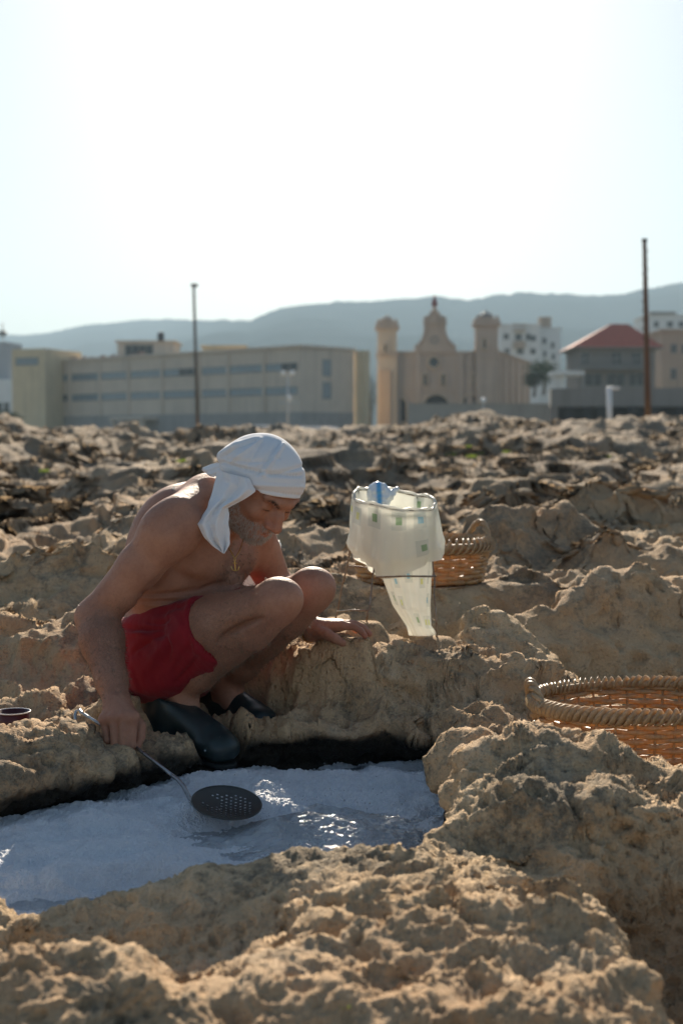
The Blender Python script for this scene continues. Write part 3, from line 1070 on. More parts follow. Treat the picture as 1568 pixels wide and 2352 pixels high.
    V = crease(V, N, [
        ((325, 1366), (385, 1372), (450, 1356), -.013, 6), ((322, 1382), (390, 1392), (462, 1366), -.014, 6), ((330, 1398), (390, 1408), (440, 1384), -.010, 6),
        ((440, 1362), (490, 1352), (522, 1334), -.012, 6), ((388, 1306), (430, 1340), (500, 1338), -.006, 12), ((392, 1300), (360, 1340), (318, 1376), -.006, 9),
        ((545, 1262), (520, 1300), (480, 1330), -.003, 14), ((470, 1215), (500, 1260), (545, 1262), -.004, 12), ((365, 1215), (400, 1180), (455, 1165), -.004, 14),
        ((440, 1205), (455, 1250), (445, 1300), .004, 16)], 3.85)
    # ---------------------------------------------------------------- skin colour zones
    def near(c, r, soft=.5):
        q = np.linalg.norm(V - np.array(c), axis=1) / r
        return sstep(1.0, 1.0 - soft, q)
    loc = (V - np.array(HC)) @ np.array([HF, HS, HU]).T
    hf, hs, hu = loc[:, 0], loc[:, 1], loc[:, 2]
    inhead = (np.abs(hf) < .16) & (np.abs(hs) < .12) & (np.abs(hu) < .17)
    # stubble: cheeks, jaw, chin, upper lip
    line = -.078 + .055 * sstep(.06, -.02, hf)
    beard = inhead * sstep(.006, -.010, hu - line) * sstep(-.03, -.015, hf + .0) * sstep(.03, .01, -hf - .0)
    beard = np.where(hu < -.150, beard * sstep(-.165, -.150, hu), beard)
    lipm = np.exp(-(((hu + .0955) / .0085) ** 2 + (hs / .022) ** 2)) * (hf > .07) * inhead
    must = inhead * np.exp(-(((hu + .082) / .007) ** 2)) * (np.abs(hs) < .032) * (hf > .065)
    beard = np.clip(np.maximum(beard * (hf > -.045), must) - 1.3 * lipm, 0, 1)
    nose = np.exp(-(((hf - .116) / .02) ** 2 + ((hu + .06) / .022) ** 2)) * inhead
    brow = 0 * hu
    chesthair = near(tp(.09, 0, L * .70), .13) * (np.abs((V - np.array(hip)) @ np.array(sh)) < .11) * .45
    forearm = np.maximum(near((J['elR'] + J['wrR']) / 2, .19, .7), 0) * .6
    shin = np.maximum(near((J['kneeR'] * .5 + J['ankR'] * .5), .22, .7), near((J['kneeL'] * .5 + J['ankL'] * .5), .22, .7)) * .6
    thigh = near(J['kneeR'] * .75 + J['hipR'] * .25, .16, .7) * .45
    hair = np.clip(np.maximum.reduce([chesthair, forearm, shin, thigh]), 0, 1)
    # faded tattoo on the far shoulder blade, seen at the edge of the back; a mole on the shoulder
    tat = near(at(331, 1160, 3.63), .032, .5) * sstep(-.1, .25, perlin(V[:, 0] * 60, V[:, 1] * 60, V[:, 2] * 60, seed=3) + .15)
    vis = V - np.array(at(388, 1125, 3.6))
    mole = (np.linalg.norm(vis[:, [0, 2]], axis=1) < .005)
    red = np.maximum(lipm * .4, nose * .3)
    red = np.maximum(red, near(J['elR'], .05) * .25)
    for f in HAND_R: red = np.maximum(red, near(at(*f[0]), .016) * .4)
    for f in HAND_L: red = np.maximum(red, near(at(*f[3]), .018) * .5)
    o = mesh_np('body', V, Q, skin_mat(), root)
    attr_f(o, 'beard', beard); attr_f(o, 'hair', hair); attr_f(o, 'ink', np.maximum(tat * .8, mole * .9)); attr_f(o, 'red', red)
    N = vnormals(V, Q)
    build_hair(root, V, N, beard, hair, inhead, must)
    build_brows(root)
    build_shorts(root, tp, AX, L)
    build_scarf(root)
    build_clogs(root)
    build_jewellery(root, tp, L)
    return root

def skin_mat():
    t = NT('skin')
    big = t.noise(9, 4, .6); fine = t.noise(120, 4, .7); pores = t.noise(420, 3, .7)
    c = t.mix(big, (.40, .188, .118), (.49, .252, .16))
    c = t.mix(t.ramp(t.noise(17, 4, .55), [(.40, 0.0), (.70, .55)]), c, (.27, .115, .075))
    c = t.mix(t.ramp(fine, [(.42, .0), (.70, .22)]), c, (.25, .105, .060))
    c = t.mix(t.attr('red'), c, (.46, .145, .095))
    freck = t.voro(95)
    c = t.mix(t.ramp(freck, [(.05, .3), (.10, 0.0)]), c, (.17, .075, .04))
    hs = t.noise(300, 2, .5, dist=2.0)
    c = t.mix(t.math('MULTIPLY', t.attr('hair'), t.ramp(hs, [(.40, .2), (.6, 1.0)])), c, (.085, .055, .038))
    c = t.mix(t.math('MULTIPLY', t.attr('beard'), t.ramp(t.noise(260, 3, .6), [(.38, .15), (.62, .6)])), c, (.27, .235, .21))
    c = t.mix(t.attr('ink'), c, (.045, .05, .05))
    h = t.math('ADD', t.math('MULTIPLY', fine, .6), t.math('MULTIPLY', pores, .35))
    nrm = t.bump(h, .35, .004)
    nrm = t.bump(t.noise(26, 5, .6), .35, .012, nrm)
    rough = t.ramp(fine, [(.3, .50), (.7, .68)])
    t.bsdf(c, rough, nrm, spec=.45, Subsurface_Weight=.10, Subsurface_Radius=(.012, .005, .003), Subsurface_Scale=.5)
    return t.m

def strands(name, pts, dirs, lens, width, mat, parent):
    """a tuft of single hairs, each a thin curved three-sided sliver"""
    n = len(pts)
    rng = np.random.default_rng(5)
    d = dirs / np.maximum(1e-9, np.linalg.norm(dirs, axis=1))[:, None]
    side = np.cross(d, rng.normal(size=(n, 3))); side /= np.maximum(1e-9, np.linalg.norm(side, axis=1))[:, None]
    oth = np.cross(d, side)
    bend = side * rng.normal(0, .18, (n, 1)) + oth * rng.normal(0, .18, (n, 1)) + np.array([0, 0, -.12])
    w = width * rng.uniform(.7, 1.2, (n, 1)); l = lens[:, None]
    ring = []
    for i in range(3):
        a = 2 * math.pi * i / 3
        ring.append(pts + (side * math.cos(a) + oth * math.sin(a)) * w)
    mid = [p + (d * .55 + bend * .25) * l for p in ring]
    tip = pts + (d + bend) * l
    V = np.stack(ring + mid + [tip], 1).reshape(-1, 3)
    b = np.arange(n)[:, None] * 7
    quads = np.concatenate([b + np.array([[i, (i + 1) % 3, 3 + (i + 1) % 3, 3 + i]]) for i in range(3)])
    tris = np.concatenate([b + np.array([[3 + i, 3 + (i + 1) % 3, 6]]) for i in range(3)])
    return mesh_np(name, V, quads, mat, parent, tris)

def hair_mat(name, c0, c1):
    t = NT(name)
    r = t.n('ShaderNodeObjectInfo')
    c = t.mix(t.noise(240, 2, .5), c0, c1)
    t.bsdf(c, .5, spec=.4)
    return t.m

def build_hair(root, V, N, beard, hair, inhead, must):
    rng = np.random.default_rng(3)
    def pick(w, n):
        p = w / w.sum()
        return rng.choice(len(V), n, p=p)
    hd_dn = np.array(-HU) * .7 + np.array(HF) * .25
    i = pick(beard * (beard > .25), 5200)
    jit = rng.normal(0, .0016, (len(i), 3))
    d = N[i] * .55 + hd_dn * .9 + rng.normal(0, .25, (len(i), 3))
    o = strands('beard', V[i] + jit - N[i] * .001, d, rng.uniform(.005, .012, len(i)), .00042, hair_mat('grey_hair', (.20, .185, .17), (.90, .88, .85)), root)
    body = hair * (~inhead)
    i = pick(body * (body > .08), 9000)
    d = N[i] * .75 + np.array([0.1, 0, -.55]) + rng.normal(0, .45, (len(i), 3))
    strands('body_hair', V[i] + rng.normal(0, .0015, (len(i), 3)) - N[i] * .001, d, rng.uniform(.006, .014, len(i)), .00034, hair_mat('dark_body_hair', (.10, .065, .04), (.34, .25, .17)), root)

def build_brows(root):
    rng = np.random.default_rng(9)
    m = hair_mat('dark_brow_hair', (.02, .016, .013), (.07, .055, .045))
    for s in (-1, 1):
        P, D = [], []
        for k in range(260):
            q = rng.uniform(0, 1)
            base = hd(.1050 - .012 * q - .014 * q * q, s * (.014 + .036 * q), -.003 + .007 * math.sin(q * 2.6) + rng.uniform(-.0040, .0040) * (1 - .4 * q))
            P.append(base); D.append(HF * .35 + HS * s * .9 + HU * rng.uniform(-.2, .5) + Vector(rng.normal(0, .15, 3)))
        strands('eyebrow', np.array(P), np.array(D), rng.uniform(.007, .013, len(P)), .00042, m, root)
        # the lowered lid with its row of lashes
        P, D = [], []
        for k in range(46):
            q = k / 45.0
            a = (q - .5) * 2.0
            base = hd(.0735 + .0142 * math.cos(a) * .98, s * (.031 + .0155 * math.sin(a) * .95), -.0285 + .002 * math.cos(a))
            P.append(base); D.append(HF * .9 - HU * .55 + HS * (.3 * a * s) + Vector(rng.normal(0, .08, 3)))
        strands('eyelashes', np.array(P), np.array(D), rng.uniform(.005, .008, len(P)), .0004, m, root)

def cloth_mat(name, col, weave=900, rough=.85, trans=0.0, spec=.2, vari=.12):
    t = NT(name)
    f = t.noise(30, 4, .6)
    c = t.mix(f, [x * (1 - vari) for x in col], [min(1, x * (1 + vari)) for x in col])
    w = t.noise(weave, 2, .5)
    nrm = t.bump(w, .12, .002)
    nrm = t.bump(t.noise(45, 4, .6), .16, .006, nrm)
    t.bsdf(c, rough, nrm, spec=spec, Sheen_Weight=.08)
    return t.m

def fold(V, N, a, b, amp, width, pinch=1.0):
    """push a ridge (amp > 0) or crease (amp < 0) into V along the segment a-b"""
    a = np.array(a); b = np.array(b); ab = b - a
    t = np.clip(((V - a) @ ab) / (ab @ ab), 0, 1)
    q = np.linalg.norm(V - a - t[:, None] * ab, axis=1) / width
    w = np.exp(-q * q) * np.sin(np.pi * np.clip(t * .9 + .05, 0, 1)) ** .5
    return V + N * (amp * w)[:, None]

def project(p):
    c, s = math.cos(PITCH), math.sin(PITCH)
    x, y, z = p[..., 0], p[..., 1], p[..., 2] - ZC
    fw = y * c - z * s
    return 784 + F * x / fw, 1176 - F * (y * s + z * c) / fw

def crease(V, N, curves, ymax=9.0):
    """press (amp < 0) or raise (amp > 0) soft lines into a surface; each curve runs through three picture points"""
    px, py = project(V)
    vis = (N[:, 1] < .45) & (V[:, 1] < ymax)
    tt = np.linspace(0, 1, 31)
    for a, b, c, amp, w in curves:
        cx = (1 - tt) ** 2 * a[0] + 2 * tt * (1 - tt) * b[0] + tt ** 2 * c[0]
        cy = (1 - tt) ** 2 * a[1] + 2 * tt * (1 - tt) * b[1] + tt ** 2 * c[1]
        best = np.full(len(V), 1e9); bt = np.zeros(len(V))
        for k in range(31):
            q = (px - cx[k]) ** 2 + (py - cy[k]) ** 2
            m = q < best
            best = np.where(m, q, best); bt = np.where(m, tt[k], bt)
        V = V + N * (amp * np.exp(-best / (w * w)) * vis * (.25 + .75 * np.sin(np.pi * bt)))[:, None]
    return V

def build_shorts(root, tp, AX, L):
    S = SDF((-.78, 3.25, .08), (-.02, 4.14, .62), 0.0036)
    fr, sh, up = AX
    S.ell(tp(-.02, 0, .0), (.142, .182, .135), AX, .05)
    S.ell(tp(-.012, 0, .10), (.130, .168, .14), AX, .04)
    for sd, hp, kn in ((-1, J['hipR'], J['kneeR']), (1, J['hipL'], J['kneeL'])):
        d = kn - hp
        S.cone(hp, hp + d * .62, .104, .092, .04)
        S.ell(hp - d.normalized() * .03 + Vector((-.02, .0, -.03)), (.110, .094, .110), None, .05)
        # cloth hanging down below the thigh
        if sd < 0: S.cone(hp + d * .10 + Vector((.0, 0, -.028)), hp + d * .44 + Vector((0, 0, -.045)), .085, .062, .03)
    # seat sags towards the heel
    S.ell(at(372, 1540, 3.66), (.085, .085, .060), None, .05)
    # hems
    for hp, kn, f in ((J['hipR'], J['kneeR'], .475), (J['hipL'], J['kneeL'], .55)):
        d = (kn - hp)
        # keep the two legs apart: cut only on the outer half of each thigh
        S2 = d.normalized()
        p = hp + d * f
        n = np.array(S2 + Vector((.0, 0, .16)), np.float32); n /= np.linalg.norm(n)
        X, Y, Z = S.ax[0][:, None, None], S.ax[1][None, :, None], S.ax[2][None, None, :]
        pl = (X - p[0]) * n[0] + (Y - p[1]) * n[1] + (Z - p[2]) * n[2]
        mid = (J['kneeR'] + J['kneeL']) / 2 + (J['hipR'] + J['hipL']) / 2
        mid = mid / 2
        side = (J['hipL'] - J['hipR']).normalized() * (1 if kn == J['kneeL'] else -1)
        sd = (X - mid[0]) * side[0] + (Y - mid[1]) * side[1] + (Z - mid[2]) * side[2]
        S.D = np.where(sd > 0, np.maximum(S.D, pl), S.D).astype(np.float32)
    # waist
    w0, w1 = at(255, 1428, 3.72), at(533, 1352, 3.60)
    wv = (w1 - w0).normalized()
    nrm = sh.cross(wv); nrm = nrm if nrm.z > 0 else -nrm
    S.cut(w0, nrm, .006)
    V, Q = S.mesh(1)
    N = vnormals(V, Q)
    # creases fan out from the hip fold and hang between hip and hem
    lines = [((270, 1440, 3.62), (300, 1555, 3.62), -.009, .010), ((295, 1445, 3.58), (380, 1440, 3.56), -.010, .012), ((300, 1500, 3.58), (385, 1455, 3.55), -.011, .012),
             ((345, 1440, 3.56), (395, 1425, 3.55), -.010, .010), ((300, 1560, 3.60), (420, 1440, 3.54), .008, .016), ((420, 1390, 3.56), (440, 1540, 3.53), -.006, .012),
             ((455, 1375, 3.55), (470, 1520, 3.50), .006, .014), 
             ((330, 1580, 3.60), (430, 1570, 3.56), .006, .016), ((285, 1470, 3.60), (330, 1480, 3.57), .008, .010), ((380, 1400, 3.57), (398, 1475, 3.54), .008, .010),
             ((480, 1365, 3.52), (495, 1540, 3.47), -.005, .010), ((275, 1530, 3.62), (330, 1450, 3.58), .007, .010), ((355, 1560, 3.58), (400, 1480, 3.54), -.006, .012),
             ((540, 1345, 3.62), (555, 1335, 3.62), .012, .010), ((572, 1340, 3.64), (585, 1325, 3.64), .010, .009)]
    for a, b, amp, w in lines:
        V = fold(V, N, at(*a), at(*b), amp * .6, w * 1.5)
    V = crease(V, N, [
        ((268, 1436), (300, 1480), (296, 1560), -.006, 6), ((285, 1442), (340, 1452), (388, 1440), -.010, 6), ((300, 1505), (330, 1475), (388, 1452), -.009, 6), ((340, 1428), (372, 1440), (392, 1418), -.009, 5),
        ((318, 1560), (360, 1500), (420, 1440), .006, 10), ((372, 1446), (400, 1480), (385, 1512), -.009, 6), ((415, 1395), (438, 1460), (440, 1540), -.006, 8), ((445, 1380), (462, 1450), (462, 1535), .005, 9),
        ((474, 1372), (478, 1440), (470, 1500), -.005, 7), ((400, 1570), (430, 1545), (462, 1500), -.008, 6), ((330, 1470), (352, 1462), (372, 1478), .007, 7),
        ((276, 1500), (300, 1540), (318, 1580), .006, 7), ((360, 1412), (400, 1400), (450, 1384), -.004, 6), ((300, 1460), (318, 1452), (345, 1458), .007, 6), ((395, 1560), (420, 1500), (470, 1440), -.004, 8)], 3.9)
    nz = perlin(V[:, 0] * 17 + V[:, 2] * 8, V[:, 1] * 12, V[:, 2] * 9, seed=51)
    nz2 = perlin(V[:, 0] * 46 + V[:, 2] * 18, V[:, 1] * 34, V[:, 2] * 20, seed=52)
    V = V + N * (.0034 * (1 - 2 * np.abs(nz)) + .0016 * (1 - 2 * np.abs(nz2)))[:, None]
    V = relax(V, Q, .4)
    o = mesh_np('shorts', V, Q, cloth_mat('red_cotton', (.255, .011, .019), 700, .75), root)
    o['label'] = 'loose red swim shorts'
    # waistband
    return o

def build_scarf(root):
    HA = (HF, HS, HU)
    S = SDF((-.42, 3.38, .55), (.0, 3.82, .93), 0.0030)
    S.ell(hd(-.006, 0, .008), (.113, .089, .094), HA, .01)
    S.ell(at(560, 1072, 3.60), (.052, .070, .052), None, .05)
    S.ell(at(590, 1062, 3.60), (.070, .075, .055), None, .04)
    # gathered bulge at the back and the bands laid over one another
    S.ell(at(536, 1048, 3.60), (.026, .05, .024), None, .022)
    S.chain([at(510, 1048, 3.58), at(545, 1032, 3.55), at(590, 1018, 3.55)], [.012, .014, .012], .014)
    # cut away the face and the lower head along the lower edge of the band
    V0 = [at(684, 1153, 3.50), at(571, 1129, 3.49)]
    e = (V0[0] - V0[1]).normalized()
    n = e.cross(HS); n = n if n.z < 0 else -n
    S.cut(at(684, 1151, 3.50), n, .004)
    V, Q = S.mesh(1)
    N = vnormals(V, Q)
    lf = (V - np.array(HC)) @ np.array([HF, HS, HU]).T
    # turned bands: slanting layers, each edge a small step
    ang = np.arctan2(lf[:, 2], lf[:, 0])
    lines = [((512, 1062, 3.50), (600, 1092, 3.485), (690, 1092, 3.52), -.0050), ((510, 1050, 3.5), (560, 1070, 3.49), (640, 1052, 3.50), -.0022),
             ((505, 1085, 3.5), (545, 1118, 3.48), (590, 1134, 3.49), -.0050), ((498, 1098, 3.52), (530, 1135, 3.5), (575, 1128, 3.49), .0035),
             ((528, 1110, 3.49), (610, 1132, 3.48), (690, 1138, 3.50), -.0022), ((590, 1090, 3.48), (618, 1042, 3.51), (640, 1020, 3.53), -.0035),
             ((606, 1090, 3.48), (632, 1050, 3.51), (650, 1022, 3.53), .0035), ((560, 1080, 3.49), (585, 1040, 3.51), (602, 1012, 3.55), -.0020),
             ((515, 1045, 3.55), (545, 1025, 3.55), (585, 1010, 3.57), -.0040), ((530, 1060, 3.5), (560, 1040, 3.52), (600, 1010, 3.56), .003),
             ((622, 1090, 3.48), (660, 1082, 3.49), (694, 1072, 3.53), -.003), ((560, 1110, 3.485), (620, 1118, 3.48), (694, 1118, 3.52), .0022)]
    def proj(p):
        c, s = math.cos(PITCH), math.sin(PITCH)
        x, y, z = p[..., 0], p[..., 1], p[..., 2] - ZC
        fw = y * c - z * s
        return 784 + F * x / fw, 1176 - F * (y * s + z * c) / fw
    px, py = proj(V)
    vis = N[:, 1] < .35
    for a, b, c, amp in lines:
        tt = np.linspace(0, 1, 25)
        cx = (1 - tt) ** 2 * a[0] + 2 * tt * (1 - tt) * b[0] + tt ** 2 * c[0]
        cy = (1 - tt) ** 2 * a[1] + 2 * tt * (1 - tt) * b[1] + tt ** 2 * c[1]
        best = np.full(len(V), 1e9)
        for k in range(25):
            best = np.minimum(best, (px - cx[k]) ** 2 + (py - cy[k]) ** 2)
        V = V + N * (amp * 1.9 * np.exp(-best / 20.0) * vis)[:, None]
    nz = perlin(lf[:, 0] * 9, lf[:, 1] * 9, lf[:, 2] * 26, seed=60)
    V = V + N * (.0022 * nz)[:, None]
    m = cloth_mat('white_cotton', (.80, .80, .81), 1100, .9, vari=.03)
    o = mesh_np('headscarf', V, Q, m, root)
    o['label'] = 'white cloth wound round the head'
    # hanging end: a strip of cloth, wide at the knot, turned on itself and folded at the tip
    def strip(name, rows, seed, fold_amp, nu=26, nv=44):
        # rows: list of (left point, right point, belly) from top to bottom
        L_ = [np.array(at(*r[0])) for r in rows]; R_ = [np.array(at(*r[1])) for r in rows]
        bl = [r[2] for r in rows]; ph = [r[3] for r in rows]
        P = np.zeros((nv, nu, 3))
        for j in range(nv):
            q = j / (nv - 1) * (len(rows) - 1); k = min(int(q), len(rows) - 2); w = q - k
            w = w * w * (3 - 2 * w) * .5 + w * .5
            l = L_[k] * (1 - w) + L_[k + 1] * w; r = R_[k] * (1 - w) + R_[k + 1] * w
            b = bl[k] * (1 - w) + bl[k + 1] * w; p = ph[k] * (1 - w) + ph[k + 1] * w
            for i in range(nu):
                u = i / (nu - 1)
                c = l * (1 - u) + r * u
                c[1] -= b * math.sin(math.pi * u) + fold_amp * (abs(((u * 2.3 + p) % 1.0) * 2 - 1) - .5) * min(1, 3 * min(u, 1 - u) + .15)
                P[j, i] = c
        P[..., 1] += .004 * perlin(P[..., 0] * 40, P[..., 2] * 30, P[..., 1] * 10, seed=seed)
        P[..., 0] += .003 * perlin(P[..., 0] * 30, P[..., 2] * 40, P[..., 1] * 10, seed=seed + 1)
        nr, nc = nv, nu
        i = np.arange(nr * nc).reshape(nr, nc)
        Qs = np.stack([i[:-1, :-1], i[:-1, 1:], i[1:, 1:], i[1:, :-1]], -1).reshape(-1, 4)
        ob = mesh_np(name, P.reshape(-1, 3), Qs, m, o)
        ob.parent = o
        so = ob.modifiers.new('cloth', 'SOLIDIFY'); so.thickness = .0016; so.offset = 0
        su = ob.modifiers.new('soft', 'SUBSURF'); su.levels = 1; su.render_levels = 1
        return ob
    strip('scarf_tail', [
        ((496, 1078, 3.55), (572, 1098, 3.49), .018, .0), ((494, 1100, 3.54), (588, 1128, 3.478), .022, .1), ((486, 1140, 3.52), (560, 1148, 3.475), .020, .2), ((478, 1165, 3.51), (524, 1166, 3.475), .022, .35),
        ((462, 1188, 3.50), (526, 1180, 3.47), .022, .5), ((453, 1203, 3.485), (527, 1205, 3.465), .018, .62), ((470, 1236, 3.47), (528, 1230, 3.465), .012, .7), ((485, 1252, 3.468), (527, 1250, 3.465), .006, .8), ((511, 1270, 3.462), (514, 1272, 3.462), .0, .85)], 70, .026)
    strip('scarf_tail', [
        ((500, 1062, 3.60), (528, 1074, 3.56), .004, .0), ((484, 1066, 3.63), (508, 1086, 3.57), .010, .2), ((466, 1074, 3.66), (492, 1096, 3.59), .010, .4), ((464, 1080, 3.67), (480, 1094, 3.61), .004, .5)], 75, .006, 14, 18)
    return o

def build_clogs(root):
    mt = NT('dark_green_rubber')
    n1 = mt.noise(40, 4, .6)
    mt.bsdf(mt.mix(n1, (.012, .026, .028), (.022, .040, .042)), mt.ramp(mt.noise(12, 4, .6), [(.3, .32), (.7, .5)]), mt.bump(mt.noise(220, 3), .08, .002), spec=.5)
    sole_m = simple_mat('dark_sole_rubber', (.012, .018, .018), .7)
    for an, heel, toe, sd in ((J['ankR'], at(338, 1650, 3.73), at(525, 1728, 3.485), -1), (J['ankL'], at(474, 1646, 3.93), at(610, 1660, 3.715), 1)):
        ax = toe - heel; Ln = ax.length; f = ax.normalized()
        s = f.cross(Vector((0, 0, 1))).normalized()      # to the right of the foot
        u = s.cross(f).normalized()
        A = (f, s, u)
        def q(a, b, c): return heel + f * a + s * b + u * c
        lo = [min(heel[i], toe[i]) - .14 for i in range(3)]; hi = [max(heel[i], toe[i]) + .19 for i in range(3)]
        S = SDF(lo, hi, .0032)
        # upper: heel cup, waist, instep, roomy toe
        S.cone(q(.040, 0, .0), q(.046, 0, .10), .047, .049, .02)
        S.cone(q(.040, 0, .0), q(.13, 0, .0), .046, .044, .02)
        S.cone(q(.085, 0, .02), q(.105, 0, .085), .044, .043, .03)
        S.cone(q(.115, 0, .055), q(Ln - .075, 0, .020), .040, .042, .025)
        S.ell(q(Ln - .050, 0, .006), (.060, .055, .040), A, .02)
        S.ell(q(Ln - .020, .004, .004), (.034, .042, .030), A, .02)
        # sole: flat below
        S.cut(q(0, 0, -.028), -u, .006)
        # opening: slanted from the high heel to the instep
        top = q(.0, 0, .100); fro = q(.14, 0, .080)
        e = (fro - top).normalized(); n = s.cross(e); n = n if n.dot(u) > 0 else -n
        S.cut(top, n, .005)
        S.cone(q(.046, 0, .05), q(.052, 0, .16), .043, .044, .004, sub=True)
        S.cone(q(.098, 0, .06), q(.108, 0, .16), .036, .037, .004, sub=True)
        V, Q = S.mesh(1)
        o = mesh_np('clog', V, Q, mt.m, root)
        m = MB()
        prof = []
        for k in range(32):
            a = 2 * math.pi * k / 32
            ca, sa = math.cos(a), math.sin(a)
            cx = (Ln + .012) / 2; rx = (Ln + .012) / 2 + .004
            w = (.043 + .010 * ca) * (abs(sa) ** .75) * (1 if sa > 0 else -1)
            prof.append(q(cx + rx * (abs(ca) ** .8) * (1 if ca > 0 else -1), w, -.040))
        m.prism(prof, u * .0125)
        m.build('sole', sole_m, o, smooth=False, bevel=.003)

def build_jewellery(root, tp, L):
    t = NT('gold'); t.bsdf((.62, .40, .14), .28, metallic=1.0)
    gold = t.m
    # chain: hangs from the neck to the pendant
    a, b, c = at(505, 1225, 3.52), at(532, 1268, 3.47), at(539, 1283, 3.462)
    a2 = at(560, 1228, 3.60)
    m = MB()
    def qb(p0, p1, p2, n):
        return [p0 * (1 - t) ** 2 + p1 * 2 * t * (1 - t) + p2 * t * t for t in np.linspace(0, 1, n)]
    chain = qb(a, b, c, 26)
    for i in range(len(chain) - 1):
        d = (chain[i + 1] - chain[i])
        m.tube([chain[i], chain[i + 1]], .0012 if i % 2 else .0019, 5)
    for p0, p1 in zip(qb(a2, at(556, 1262, 3.5), c, 22)[:-1], qb(a2, at(556, 1262, 3.5), c, 22)[1:]):
        m.tube([p0, p1], .0014, 5)
    neck = m.build('necklace', gold, root)
    neck['label'] = 'thin gold chain with an anchor pendant'
    # anchor: ring, shank, stock and curved arms with flukes
    m = MB()
    top = at(539, 1283, 3.458)
    X, Z = Vector((.9, -.3, 0)).normalized(), Vector((0.06, 0, -1)).normalized()
    m.tube([top + X * .003 * math.cos(w) + Z * (.003 + .003 * math.sin(w)) for w in np.linspace(0, 6.28, 10)[:-1]], .0011, 5, closed=True)
    m.tube([top + Z * .006, top + Z * .030], .0015, 6)
    m.tube([top + Z * .011 - X * .006, top + Z * .011 + X * .006], .0012, 5)
    m.tube([top + Z * (.022 + .008 * math.cos(w)) + X * .0095 * math.sin(w) for w in np.linspace(-1.5, 1.5, 11)], .0014, 5)
    for s in (-1, 1):
        m.tube([top + Z * .022 + X * s * .0095, top + Z * .018 + X * s * .0105], [.0022, .0004], 5)
    m.build('pendant', gold, neck)
    # bracelet of small links on the left wrist
    w = J['wrL']; d = (at(*HAND_L[1][0]) - J['elL']).normalized()
    x = d.cross(Vector((0, 0, 1))).normalized(); y = d.cross(x)
    m = MB()
    n = 22
    for i in range(n):
        p, q = [w + d * .002 + (x * math.cos(k) + y * math.sin(k)) * .0335 for k in (2 * math.pi * i / n, 2 * math.pi * (i + .72) / n)]
        m.tube([p, q], .0030, 6)
    m.build('bracelet', gold, root)
MAN = build_person()
